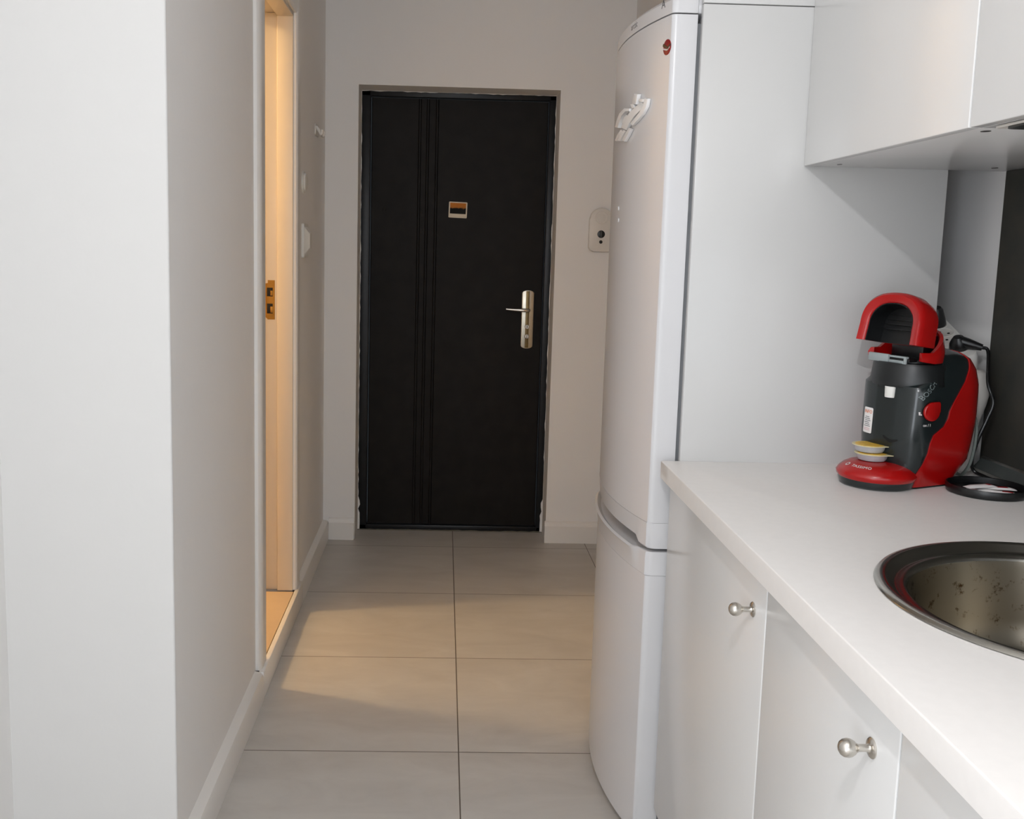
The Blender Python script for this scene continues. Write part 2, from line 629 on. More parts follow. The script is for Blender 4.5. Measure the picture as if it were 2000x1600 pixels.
def L2(p):
    return (p[0] - XL, p[1] - DF, p[2] - DZ0)


def b2(bm, lo, hi, bev=0.003):
    add_box(bm, L2(lo), L2(hi), bev)


bm = bmesh.new()
b2(bm, (XL - 0.051, DF - 0.012, DZ0), (XL + 0.004, DF + 0.02, DZ1))
b2(bm, (XL - 0.19, DF + 0.0, DZ0), (XL - 0.051, DF + 0.02, DZ1))
obj('jamb', bm, JAMBM, d2)
bm = bmesh.new()
b2(bm, (XL - 0.19, DN - 0.02, DZ0), (XL + 0.004, DN + 0.004, DZ1))
obj('jamb', bm, JAMBM, d2)
bm = bmesh.new()
b2(bm, (XL - 0.051, DN - 0.01, DZ1 - 0.012), (XL + 0.004, DF + 0.005, DZ1 + 0.01))
b2(bm, (XL - 0.19, DN - 0.01, DZ1), (XL - 0.051, DF + 0.012, DZ1 + 0.012))
obj('head_jamb', bm, JAMBM, d2)
CW = 0.085


def casing_prof(w):
    return [(0.0, 0.0), (0.012, 0.0), (0.017, 0.006), (0.018, 0.014), (0.0165, w * 0.45), (0.0185, w * 0.62), (0.017, w - 0.014), (0.012, w - 0.003), (0.009, w), (0, w)]


bm = bmesh.new()
add_prism(bm, [L2((XL + x, DF - 0.004 + y, 0))[:2] for x, y in casing_prof(CW)], 'z', 0.0, DZ1 - DZ0 + CW)
obj('casing', bm, TRIMW, d2)
bm = bmesh.new()
add_prism(bm, [L2((XL + x, DN + 0.004 - y, 0))[:2] for x, y in casing_prof(CW)], 'z', 0.0, DZ1 - DZ0 + CW)
obj('casing', bm, TRIMW, d2)
bm = bmesh.new()
add_prism(bm, [(x, DZ1 - DZ0 + y) for x, y in casing_prof(CW)], 'y', DN + 0.004 - DF, -0.004)
obj('head_casing', bm, TRIMW, d2)
# strike plate with two holes, on the inner rebate of the far jamb
bm = bmesh.new()
sx0, sx1, szc = XL - 0.096, XL - 0.060, 1.126
pl = [(sx0, szc - 0.056), (sx0 + 0.012, szc - 0.068), (sx1, szc - 0.068), (sx1, szc + 0.068), (sx0 + 0.012, szc + 0.068), (sx0 + 0.012, szc + 0.058), (sx0, szc + 0.056)]
add_prism(bm, [L2((x, 0, z))[::2] for x, z in pl], 'y', -0.002, 0.0008)
sp = obj('strike_plate', bm, BRASS, d2)
tag(sp, 'brass strike plate')
for zc, hh in ((szc + 0.027, 0.030), (szc - 0.030, 0.034)):
    bm = bmesh.new()
    c = L2((XL - 0.076, 0, zc))
    add_box(bm, (c[0] - 0.011, -0.0032, c[2] - hh / 2), (c[0] + 0.009, -0.0018, c[2] + hh / 2), 0.0005)
    obj('latch_hole', bm, BLACKH, sp)
    bm = bmesh.new()
    add_box(bm, (c[0] + 0.001, -0.0042, c[2] - hh / 2 + 0.003), (c[0] + 0.009, -0.0030, c[2] + hh / 2 - 0.01), 0.0005)
    obj('latch_tab', bm, BRASS, sp)

# ------------------------------------------------------------------ entrance door
d1 = thing('door_1', 'dark brown steel entrance door with three vertical grooves', 'door', (0.05, YD, 0))
d1['kind'] = 'structure'
FX0, FX1, FZ1 = -0.392, 0.500, 2.03


def D1(p):
    return (p[0] - 0.05, p[1] - YD, p[2])


bm = bmesh.new()
fw = 0.040
for lo, hi in (((FX0, YD - 0.002, 0.0), (FX0 + fw + 0.012, YD + 0.06, FZ1)), ((FX1 - fw - 0.004, YD - 0.002, 0.0), (FX1, YD + 0.06, FZ1)),
               ((FX0, YD - 0.002, FZ1 - 0.048), (FX1, YD + 0.06, FZ1)), ((FX0, YD - 0.002, 0.0), (FX1, YD + 0.06, 0.026))):
    add_box(bm, D1(lo), D1(hi), 0.004)
obj('door_frame', bm, DFRAME, d1)
lx0, lx1, lz0, lz1 = FX0 + fw + 0.015, FX1 - fw - 0.007, 0.030, FZ1 - 0.052
GX = (-0.121, -0.0855, -0.044)
pts = [(lx0, YD + 0.05), (lx0, YD + 0.008), (lx0 + 0.004, YD + 0.004)]
for gx in GX:
    pts += [(gx - 0.007, YD + 0.004), (gx - 0.003, YD + 0.0095), (gx + 0.003, YD + 0.0095), (gx + 0.007, YD + 0.004)]
pts += [(lx1 - 0.004, YD + 0.004), (lx1, YD + 0.008), (lx1, YD + 0.05)]
leaf = obj('door_leaf', prism([D1((x, y, 0))[:2] for x, y in pts], 'z', lz0, lz1), DOORM, d1, angle=20)
# peephole
bm = lathe([(0.0, 0.004), (0.006, 0.004), (0.009, 0.003), (0.0095, 0.0)], 20, Matrix.Translation(D1((-0.2767, YD + 0.004, 1.4865))) @ Matrix.Rotation(PI / 2, 4, 'X'))
obj('peephole', bm, BLACKH, d1)
# handle plate, lever, cylinder rings
px, pzc, ph = 0.3862, 1.0045, 0.268
pl = []
w = 0.0275
for a in range(0, 181, 20):
    pl.append((px + w * math.cos(math.radians(a)), pzc + ph / 2 - 0.014 + 0.014 * math.sin(math.radians(a))))
for a in range(180, 361, 20):
    pl.append((px + w * math.cos(math.radians(a)), pzc - ph / 2 + 0.014 + 0.014 * math.sin(math.radians(a))))
bm = prism([D1((x, 0, z))[::2] for x, z in pl], 'y', -0.008, 0.004, 0.002)
hp = obj('handle_plate', bm, PLATE, d1)
tag(hp, 'brushed metal handle plate')
bm = bmesh.new()
c = D1((px, YD, pzc))
add_box(bm, (c[0] - 0.009, -0.0105, c[2] - ph / 2 + 0.004), (c[0] + 0.007, -0.0075, c[2] + ph / 2 - 0.004), 0.0015)
obj('plate_ridge', bm, mat('plate_ridge_metal', (120, 104, 74), 0.4, metal=1, noise=(30, 0.1)), hp)
zl = 1.049
lev = [D1((px, YD - 0.010, zl)), D1((px, YD - 0.05, zl)), D1((px - 0.012, YD - 0.060, zl)), D1((px - 0.04, YD - 0.060, zl + 0.001)),
       D1((px - 0.07, YD - 0.058, zl + 0.002)), D1((px - 0.102, YD - 0.056, zl + 0.004))]
sp_ = smooth_path(lev, 6)
n = len(sp_)
obj('lever', tube(sp_, [0.0085 if i < n * 0.55 else 0.0085 - 0.004 * (i / n - 0.55) / 0.45 for i in range(n)], 12), STEEL, d1)
for zc in (0.971, 0.927):
    bm = bmesh.new()
    add_lathe(bm, [(0.0, 0.006), (0.0085, 0.006), (0.0105, 0.004), (0.011, 0.0)], 24, Matrix.Translation(D1((px - 0.001, YD - 0.0085, zc))) @ Matrix.Rotation(PI / 2, 4, 'X'))
    k = obj('lock_cylinder', bm, STEEL, hp)
    obj('keyhole', box(D1((px - 0.002, YD - 0.0158, zc - 0.006)), D1((px + 0.0005, YD - 0.0142, zc + 0.006))), BLACKH, k)
# uneven plaster edge where the reveal meets the dark frame
bm = bmesh.new()


def ragged(x0, z0, x1, z1, out, step=0.02, amp=0.0030, th=0.0012):
    ln = math.hypot(x1 - x0, z1 - z0)
    k = int(ln / step)
    A, B = [], []
    for i in range(k + 1):
        t = i / k
        x, z = x0 + (x1 - x0) * t, z0 + (z1 - z0) * t
        j = 0.0008 + rnd.random() ** 2 * amp
        if x0 == x1 and z < 0.16:
            j += 0.007 + 0.003 * rnd.random() - 0.006 * (0.09 < z < 0.12)
        A.append((x, z))
        B.append((x + out[0] * j, z + out[1] * j))
    va = [bm.verts.new((x, YD - 0.002 - th, z)) for x, z in A]
    vb = [bm.verts.new((x, YD - 0.002 - th, z)) for x, z in B]
    vc = [bm.verts.new((x, YD - 0.0012, z)) for x, z in B]
    for i in range(k):
        bm.faces.new((va[i], va[i + 1], vb[i + 1], vb[i]))
        bm.faces.new((vb[i], vb[i + 1], vc[i + 1], vc[i]))


ragged(RXL0, 0.0, RXL0, RZ1, (1, 0))
ragged(RXR0, 0.0, RXR0, RZ1, (-1, 0))
ragged(RXL0, RZ1, RXR0, RZ1, (0, -1))
struct('trim_4', bm, PAINT, label='ragged white plaster edge around the dark door frame', cat='plaster edge')
bm = bmesh.new()
A = []
k = 44
va = [bm.verts.new((RXL0 + (RXR0 - RXL0) * i / k, YD - 0.010, 0.0008)) for i in range(k + 1)]
vb = [bm.verts.new((RXL0 + (RXR0 - RXL0) * i / k, YD - 0.0022, 0.002 + rnd.random() * 0.003)) for i in range(k + 1)]
for i in range(k):
    bm.faces.new((va[i], va[i + 1], vb[i + 1], vb[i]))
struct('trim_5', bm, mat('sill_grout', (120, 116, 104), 0.8, noise=(40, 0.2)), label='thin uneven grout line under the entrance door', cat='grout')

# instant photo magnet on the door
pm = thing('photo_magnet', 'small instant photo magnet with sunset picture, on the dark entrance door', 'magnet', (0.0557, YD + 0.004, 1.4570))
pm.rotation_euler = (0, math.radians(1.6), 0)
obj('photo_card', prism(rrect(0, 0.0355, 0.083, 0.071, 0.004), 'y', -0.0045, -0.0003, 0.0006), PAPERW if False else mat('photo_card_cream', (224, 212, 190), 0.5, noise=(20, 0.03)), pm)


def picture_material():
    m = bpy.data.materials.new('sunset_picture')
    m.use_nodes = True
    nt = m.node_tree
    b = nt.nodes['Principled BSDF']
    tc = nt.nodes.new('ShaderNodeTexCoord')
    sep = nt.nodes.new('ShaderNodeSeparateXYZ')
    nt.links.new(tc.outputs['Generated'], sep.inputs[0])
    n = nt.nodes.new('ShaderNodeTexNoise')
    n.inputs['Scale'].default_value = 4
    nt.links.new(tc.outputs['Generated'], n.inputs['Vector'])
    ad = nt.nodes.new('ShaderNodeMath')
    ad.operation = 'MULTIPLY_ADD'
    nt.links.new(n.outputs['Fac'], ad.inputs[0])
    ad.inputs[1].default_value = 0.35
    nt.links.new(sep.outputs['Z'], ad.inputs[2])
    r = nt.nodes.new('ShaderNodeValToRGB')
    e = r.color_ramp.elements
    e[0].position = 0.0
    e[0].color = s2l((26, 24, 14))
    e[1].position = 1.15 if False else 1.0
    e[1].color = s2l((196, 120, 46))
    x = e.new(0.66)
    x.color = s2l((8, 9, 8))
    x = e.new(0.76)
    x.color = s2l((176, 112, 50))
    nt.links.new(ad.outputs[0], r.inputs['Fac'])
    nt.links.new(r.outputs['Color'], b.inputs['Base Color'])
    b.inputs['Roughness'].default_value = 0.5
    b.inputs['Specular IOR Level'].default_value = 0.1
    return m


obj('picture', box((-0.036, -0.0052, 0.018), (0.036, -0.0044, 0.066)), picture_material(), pm, smooth=False)

# ------------------------------------------------------------------ small things on the hall walls
# white wall panel right of the entrance door
wp = thing('door_viewer_panel', 'white oval-topped wall panel with black lens, right of entrance door', 'wall panel', (0.6815, YW, 1.322))
out = []
W2, HH = 0.052, 0.188
for i in range(0, 17):
    a = PI * i / 16
    out.append((W2 * math.cos(a), HH - W2 + W2 * math.sin(a)))
for i in range(0, 9):
    a = PI + (PI / 2) * i / 8
    out.append((-W2 + 0.02 + 0.02 * math.cos(a), 0.018 + 0.018 * math.sin(a)))
for i in range(0, 9):
    a = 1.5 * PI + (PI / 2) * i / 8
    out.append((W2 - 0.02 + 0.02 * math.cos(a), 0.018 + 0.018 * math.sin(a)))
obj('panel_body', prism(out, 'y', -0.028, -0.0002, 0.006), WPLAST2, wp)


def disc_y(x, z, y, prof, seg=32):
    return lathe(prof, seg, Matrix.Translation((x, y, z)) @ Matrix.Rotation(PI / 2, 4, 'X'))


obj('sensor_ring', disc_y(0.0, HH - 0.042, -0.028, [(0.018, -0.001), (0.018, 0.002), (0.024, 0.003), (0.027, 0.0025), (0.028, -0.001)], 40), WPLAST2, wp)
lens = obj('lens', disc_y(0.0, 0.0745, -0.0275, [(0.0, 0.003), (0.013, 0.003), (0.0165, 0.0015), (0.0165, -0.001)]), BLACKP, wp)
tag(lens, 'black round lens')
obj('lens_line', box((-0.0012, -0.0312, 0.061), (0.0012, -0.0302, 0.088)), GREYPRINT, lens)
bt = obj('button', disc_y(0.0, 0.041, -0.0275, [(0.0, 0.003), (0.006, 0.003), (0.0075, 0.0015), (0.0075, -0.001)], 24), BLACKP, wp)
tag(bt, 'small black button')

# round thermostat-like plate, upper
t1 = thing('round_wall_plate', 'small round white plate above the switch on left hall wall', 'wall plate', (XL, 3.675, 1.545))
obj('plate_rim', lathe([(0.0, 0.006), (0.038, 0.006), (0.041, 0.004), (0.042, 0.0002)], 40, Matrix.Rotation(PI / 2, 4, 'Y')), WPLAST, t1)
obj('plate_dome', lathe([(0.0, 0.016), (0.02, 0.0155), (0.032, 0.012), (0.035, 0.006), (0.035, 0.004)], 40, Matrix.Rotation(PI / 2, 4, 'Y')), WPLAST, t1)
# switch, lower
t2 = thing('light_switch', 'square white light switch below the round plate on left hall wall', 'switch', (XL, 3.69, 1.333))
obj('switch_frame', prism(rrect(0, 0, 0.115, 0.125, 0.006), 'x', 0.0002, 0.010, 0.002), WPLAST, t2)
bm = bmesh.new()
sec = []
for x, s in ((0.009, 0.105), (0.024, 0.062), (0.027, 0.056)):
    sec.append([(x, y, z) for y, z in rrect(0, 0, s * 0.9, s, 0.006)])
loft(sec, bm=bm)
obj('rocker', bm, WPLAST, t2)
# double coat hook
hk = thing('coat_hook', 'little white double coat hook high on the left hall wall', 'hook', (XL, 4.04, 1.775))
obj('hook_plate', prism(rrect(0, 0, 0.10, 0.045, 0.01), 'x', 0.0002, 0.004, 0.001), WPLAST2, hk)
for y in (-0.03, 0.03):
    obj('prong', tube(smooth_path([(0.003, y, 0.012), (0.012, y, 0.0), (0.022, y, -0.018), (0.026, y, -0.014), (0.027, y, 0.0)], 5), [0.006] * 20 + [0.007], 10), WPLAST2, hk)

# ------------------------------------------------------------------ fridge
FY0, FY1 = 2.036, 2.636
FYC = (FY0 + FY1) / 2
FS, FC = 0.046, 0.450
FR = (0.3 ** 2 + FS ** 2) / (2 * FS)


def bow(y, d=0.0):
    return FC - FS + FR - math.sqrt(max(FR * FR - (y - FYC) ** 2, 0)) + d


fr = thing('fridge_freezer', 'tall white fridge freezer with bowed doors beside the side panel', 'fridge', (0.72, FYC, 0.0))


def FP(p):
    return (p[0] - 0.72, p[1] - FYC, p[2])


def door_plan(d=0.0, xb=0.500, rc=0.008, n=28):
    """closed plan polygon of a bowed door, from near back to far back"""
    pts = [(xb, FY0), ]
    a0 = bow(FY0 + rc)
    for i in range(0, 6):
        t = i / 5 * PI / 2
        pts.append((a0 + 0.014 - 0.014 * math.sin(t) + d, FY0 + rc - rc * math.cos(t)))
    for i in range(1, n):
        y = FY0 + rc + (FY1 - FY0 - 2 * rc) * i / n
        pts.append((bow(y) + d, y))
    for i in range(5, -1, -1):
        t = i / 5 * PI / 2
        pts.append((a0 + 0.014 - 0.014 * math.sin(t) + d, FY1 - rc + rc * math.cos(t)))
    pts.append((xb, FY1))
    return [(x - 0.72, y - FYC) for x, y in pts]


def door_block(z0, z1, top_round=0.0, bot_round=0.0):
    secs = []
    zs = [(z0, bot_round), (z0 + max(bot_round, 0.001) * 1.0, 0.0), (z1 - max(top_round, 0.001), 0.0), (z1, top_round)]
    for z, d in zs:
        secs.append([(x, y, z) for x, y in door_plan(d)])
    return loft(secs)


ZB = 0.022
obj('cabinet_body', box(FP((0.515, FY0 + 0.004, 0.015)), FP((1.0, FY1 - 0.004, 1.80)), 0.006), FRW, fr)
obj('door_gasket', box(FP((0.499, FY0 + 0.012, 0.05)), FP((0.516, FY1 - 0.012, 1.78))), FRG, fr, smooth=False)
up_ = obj('upper_door', door_block(0.742, 1.795, 0.0, 0.0), FRW, fr, angle=25)
lo_ = obj('lower_door', door_block(ZB, 0.6245, 0.0, 0.004), FRW, fr, angle=25)
obj('top_fascia', door_block(1.798, 1.832, 0.008, 0.0), FRW, fr, angle=25)
obj('top_cover', box(FP((0.50, FY0 + 0.002, 1.797)), FP((0.985, FY1 - 0.002, 1.826)), 0.004), FRW, fr)


def grip(y):
    """0..1 how far the finger recess is open at this y"""
    t = (y - 2.072) / (2.600 - 2.072)
    if t <= 0 or t >= 1:
        return 0.0
    s = min(1.0, t / 0.055, (1 - t) / 0.055)
    return s * s * (3 - 2 * s)


def trim_loft(upper):
    secs = []
    n = 60
    ys = [FY0 + 0.0005, FY0 + 0.003, FY0 + 0.008] + [FY0 + 0.012 + (FY1 - FY0 - 0.024) * i / n for i in range(n + 1)] + [FY1 - 0.008, FY1 - 0.003, FY1 - 0.0005]
    for y in ys:
        e = min(y - FY0, FY1 - y)
        rc = 0.014 * (1 - math.sin(min(1, e / 0.008) * PI / 2))
        yy = min(max(y, FY0 + 0.008), FY1 - 0.008)
        x0 = bow(yy) + rc
        g = grip(y)
        if upper:
            z0, z1 = 0.685, 0.7415
            p = [(x0 - 0.0006, z1), (x0, z1 - 0.003), (x0 + 0.003 * g, z0 + 0.004 + 0.012 * g), (x0 + 0.004 + 0.012 * g, z0 + 0.006 * g), (x0 + 0.026 * g + 0.012, z0 - 0.002 * g), (0.500, z0), (0.500, z1)]
        else:
            z0, z1 = 0.625, 0.6775
            p = [(x0, z0), (x0 - 0.004 * g, z1 - 0.014), (x0 - 0.010 * g + 0.001, z1 - 0.001 - 0.005 * g), (x0 + 0.003 - 0.006 * g, z1 - 0.003 * g),
                 (x0 + 0.006 + 0.001 * g, z1 - 0.012 * g), (x0 + 0.024 * g + 0.012, z1 - 0.009 * g), (0.500, z1), (0.500, z0)]
        secs.append([FP((a, y, b)) for a, b in p])
    return loft(secs)


obj('upper_handle_trim', trim_loft(True), FRW, fr, angle=30)
obj('lower_handle_trim', trim_loft(False), FRW, fr, angle=30)
for y in (FY0 + 0.06, FY1 - 0.06):
    obj('foot', lathe([(0.02, 0.0), (0.02, 0.012), (0.012, 0.016), (0.012, 0.03)], 20, Matrix.Translation(FP((0.56, y, 0)))), BLACKP, fr)
    obj('foot', lathe([(0.02, 0.0), (0.02, 0.012), (0.012, 0.016), (0.012, 0.03)], 20, Matrix.Translation(FP((0.95, y, 0)))), BLACKP, fr)


def on_door(bm, yc, zc, off=0.0):
    """wrap lettering made in xz facing -y onto the bowed front (faces -x); reading direction runs from far to near"""
    def f(co):
        y = yc - co.x
        return FP((bow(y) - off + co.y, y, zc + co.z))
    return deform(bm, f)


bm = text_bm('arctic', 0.020, 0.0002, 1.05)
tag(obj('fascia_lettering', on_door(bm, 2.238, 1.8145), DARKPRINT, fr, smooth=False), 'small dark lettering on the top fascia')
bm = text_bm('A', 0.024, 0.0002)
tag(obj('fascia_letter', on_door(bm, 2.078, 1.8225), DARKPRINT, fr, smooth=False), 'dark letter on the top fascia')


def disc_bm(rx, rz, th, seg=36):
    bm = bmesh.new()
    add_lathe(bm, [(0.0, th), (0.94, th), (1.0, th * 0.6), (1.0, 0.0)], seg)
    bmesh.ops.transform(bm, matrix=Matrix.Rotation(PI / 2, 4, 'X') @ Matrix.Diagonal((rx, rz, 1, 1)), verts=bm.verts)
    return bm


bdg = obj('badge', on_door(disc_bm(0.0150, 0.0155, 0.0012), 2.054, 1.7335, 0.0), BADGE_R, fr)
tag(bdg, 'red round badge')
bm = bmesh.new()
add_prism(bm, [(-0.014, 0.008), (-0.006, 0.0045), (0.004, -0.001), (0.014, 0.004), (0.0155, 0.0005), (0.006, -0.006), (-0.004, -0.002), (-0.0155, 0.003)], 'y', -0.0018, -0.0008)
obj('badge_band', on_door(bm, 2.054, 1.7345), BADGE_B, bdg, smooth=False)
bm = bmesh.new()
add_prism(bm, [(-0.0145, -0.0005), (-0.008, -0.0025), (0.002, -0.0055), (0.012, -0.0015), (0.011, -0.004), (0.002, -0.0082), (-0.008, -0.0055), (-0.0145, -0.003)], 'y', -0.0018, -0.0008)
obj('badge_swoosh', on_door(bm, 2.054, 1.7345), LIGHTPRINT, bdg, smooth=False)

# white cut-out magnet on the upper door (slanting script-like bars)
bm = bmesh.new()
MAG = [
    [(0.13, -0.0362), (0.109, -0.0264), (0.074, -0.0187), (0.094, -0.0134), (0.135, -0.0211), (0.161, -0.031)],
    [(0.093, -0.0395), (0.071, -0.0301), (0.041, -0.0227), (0.06, -0.0172), (0.094, -0.0246), (0.12, -0.0341)],
    [(0.049, -0.0451), (0.025, -0.0342), (0.003, -0.0226), (0.02, -0.018), (0.044, -0.0294), (0.07, -0.0402)],
    [(0.115, -0.0072), (0.103, 0.0051), (0.08, 0.0176), (0.047, 0.0222), (0.017, 0.0169), (0.017, 0.0234), (0.06, 0.0298), (0.108, 0.0248), (0.139, 0.0116), (0.156, -0.0007)],
    [(0.063, -0.005), (0.046, -0.0001), (0.029, 0.0088), (0.049, 0.014), (0.067, 0.0055), (0.085, 0.0013)],
    [(0.041, -0.0207), (0.017, -0.0095), (-0.016, 0.0037), (-0.046, 0.0091), (-0.072, 0.0171), (-0.048, 0.0285), (-0.02, 0.0213), (0.016, 0.0157), (0.057, 0.0018), (0.088, -0.0092)],
    [(0.015, 0.0321), (0.002, 0.0206), (-0.015, 0.0201), (-0.004, 0.0315)],
    [(-0.01, 0.0515), (-0.005, 0.0409), (-0.0, 0.0309), (-0.025, 0.0261), (-0.029, 0.036), (-0.034, 0.0467)],
    [(-0.038, 0.0368), (-0.036, 0.0307), (-0.061, 0.0259), (-0.063, 0.0322)],
    [(-0.004, -0.0163), (-0.039, -0.0073), (-0.064, 0.0012), (-0.081, 0.0141), (-0.086, 0.0297), (-0.07, 0.0331), (-0.065, 0.0184), (-0.048, 0.0069), (-0.024, -0.0008), (0.013, -0.0095)]]
for q, poly in enumerate(MAG):
    add_prism(bm, [(-y, z) for y, z in poly], 'y', -0.0075 - 0.0006 * (q % 4), -0.0006, 0.0012)
for e_ in range(2):
    bmesh.ops.subdivide_edges(bm, edges=[e for e in bm.edges if e.calc_length() > 0.03], cuts=1)
MC = Vector((bow(2.2), 2.2, 1.61))
deform(bm, lambda co: (bow(2.2 - co.x) + co.y - MC.x, -co.x, co.z))
mo = tag(obj('cutout_magnet', bm, MAGNW), 'white cut-out magnet slanting across the upper fridge door', 'magnet')
mo.location = MC
for i, (y, z) in enumerate(((2.312, 1.419), (2.307, 1.392))):
    o = obj('door_dot', deform(disc_bm(0.0065, 0.005, 0.002, 20), lambda co, y=y, z=z: (bow(y - co.x) + co.y - bow(y), -co.x, co.z)), FRW)  # tiny raised dot in the door's enamel colour
    o.location = (bow(y), y, z)
    tag(o, ('upper' if i == 0 else 'lower') + ' of two tiny white dots low on the upper fridge door', 'sticker', 'tiny white dots on the fridge')

# ------------------------------------------------------------------ kitchen units
YE = 2.011
HC, TC, XC = 0.8845, 0.036, 0.4644
XPE = 0.5045
XD = 0.486         # base door faces
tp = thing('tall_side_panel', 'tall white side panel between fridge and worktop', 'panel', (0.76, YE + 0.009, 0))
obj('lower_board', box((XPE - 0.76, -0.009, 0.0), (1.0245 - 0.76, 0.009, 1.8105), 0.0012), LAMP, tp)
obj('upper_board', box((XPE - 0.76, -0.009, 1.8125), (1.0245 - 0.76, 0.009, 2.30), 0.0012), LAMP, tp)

# worktop with the sink hole
SX, SY, SR = 0.838, 1.178, 0.263
wt = thing('worktop', 'white straight worktop running along the right wall', 'worktop', (0.80, 0.9, HC))
wy0, wy1 = -0.4, YE - 0.0005
wx0, wx1 = XC, XR - 0.0005
bm = bmesh.new()
N = 96
ang = [2 * PI * i / N for i in range(N)]


def rim_pt(a):
    dx, dy = math.cos(a), math.sin(a)
    t = 1e9
    if dx > 1e-9:
        t = min(t, (wx1 - SX) / dx)
    if dx < -1e-9:
        t = min(t, (wx0 - SX) / dx)
    if dy > 1e-9:
        t = min(t, (wy1 - SY) / dy)
    if dy < -1e-9:
        t = min(t, (wy0 - SY) / dy)
    return (SX + dx * t, SY + dy * t)


for cxx, cyy in ((wx0, wy0), (wx1, wy0), (wx0, wy1), (wx1, wy1)):
    ang.append(math.atan2(cyy - SY, cxx - SX) % (2 * PI))
ang = sorted(set(ang))
hr = SR - 0.012
for z in (HC, HC - TC):
    inn = [bm.verts.new((SX + hr * math.cos(a) - 0.80, SY + hr * math.sin(a) - 0.9, z - HC)) for a in ang]
    outv = [bm.verts.new((rim_pt(a)[0] - 0.80, rim_pt(a)[1] - 0.9, z - HC)) for a in ang]
    k = len(ang)
    for i in range(k):
        bm.faces.new((inn[i], outv[i], outv[(i + 1) % k], inn[(i + 1) % k]))
    if z == HC:
        i0, o0 = inn, outv
    else:
        for i in range(k):
            j = (i + 1) % k
            bm.faces.new((i0[i], i0[j], inn[j], inn[i]))
            bm.faces.new((o0[i], outv[i], outv[j], o0[j]))
bmesh.ops.recalc_face_normals(bm, faces=bm.faces)
es = [e for e in bm.edges if all(abs(v.co.x - (wx0 - 0.80)) < 1e-5 for v in e.verts) and all(abs(v.co.z) < 1e-5 for v in e.verts)]
bmesh.ops.bevel(bm, geom=es, offset=0.0022, segments=3, profile=0.5, affect='EDGES')
obj('worktop_slab', bm, TOPW, wt, angle=60)

# sink
sk = thing('round_sink', 'round stainless steel sink set in the white worktop', 'sink', (SX, SY, HC))
obj('sink_rim', lathe([(SR - 0.002, 0.0003), (SR, 0.002), (SR - 0.003, 0.006), (SR - 0.010, 0.0075), (SR - 0.016, 0.005), (SR - 0.024, -0.003), (SR - 0.030, -0.005), (SR - 0.038, -0.004),
                       (SR - 0.043, -0.008), (SR - 0.044, -0.012)], 96, cap=False), SINKR, sk, angle=60)
obj('bowl', lathe([(SR - 0.0438, -0.0115), (SR - 0.046, -0.02), (SR - 0.048, -0.10), (SR - 0.056, -0.135), (SR - 0.080, -0.152), (0.05, -0.160), (0.045, -0.160)], 96, cap=False), SINKB, sk, angle=60)
obj('drain', lathe([(0.046, -0.159), (0.044, -0.157), (0.036, -0.158), (0.034, -0.164), (0.0, -0.165)], 40, cap=False), SINKR, sk)

# base units
BT = HC - TC


def knob_bm():
    return lathe([(0.0, 0.0), (0.0115, 0.0), (0.0118, 0.0015), (0.0105, 0.003), (0.005, 0.004), (0.0042, 0.006), (0.0042, 0.015), (0.0052, 0.018), (0.0078, 0.0205), (0.0100, 0.0245), (0.0106, 0.028), (0.0098, 0.0325), (0.0075, 0.0358), (0.004, 0.0378), (0.0, 0.0383)], 32)


def base_unit(y0, y1, label, knob_y, knob_z=0.777):
    u = thing('base_cabinet', label, 'cabinet', (0.80, (y0 + y1) / 2, 0), 0, 'base cabinets under the worktop')
    yc = (y0 + y1) / 2
    h = (y1 - y0) / 2
    bm = bmesh.new()
    x0, x1 = XD + 0.0185 - 0.80, XR - 0.02 - 0.80
    for s in (-1, 1):
        add_box(bm, (x0, s * h - (0.017 if s > 0 else 0.0), 0.12), (x1, s * h + (0.0 if s > 0 else 0.017), 0.70))
    add_box(bm, (x0, -h, 0.12), (x1, h, 0.137))
    add_box(bm, (x1 - 0.008, -h, 0.12), (x1, h, BT - 0.0005))
    add_box(bm, (x0, -h, BT - 0.08), (x0 + 0.016, h, BT - 0.0005))
    obj('carcass', bm, LAMD, u, smooth=False)
    obj('plinth', box((x0 + 0.04, -h, 0.0), (x0 + 0.056, h, 0.12)), LAMD, u, smooth=False)
    d = obj('door', box((XD - 0.80, -h + 0.0012, 0.105), (XD + 0.018 - 0.80, h - 0.0012, BT - 0.003), 0.0016, 3), LAM, u)
    kb = knob_bm()
    bmesh.ops.transform(kb, matrix=Matrix.Translation((XD - 0.80, knob_y - yc, knob_z)) @ Matrix.Rotation(-PI / 2, 4, 'Y'), verts=kb.verts)
    tag(obj('knob', kb, STEEL, d, angle=50), 'round satin steel knob')
    return u


base_unit(1.3795, YE - 0.001, 'white base cabinet standing against the fridge', 1.436)
base_unit(0.9525, 1.3785, 'white base cabinet second from the fridge', 1.0135)
base_unit(0.5, 0.9515, 'white base cabinet at the lower right corner, knob out of view', 0.56)

# upper units
HU, XU = 1.4998, 0.7255
CAPM = mat('dark_fitting_cap', (70, 66, 62), 0.5, noise=(30, 0.1))


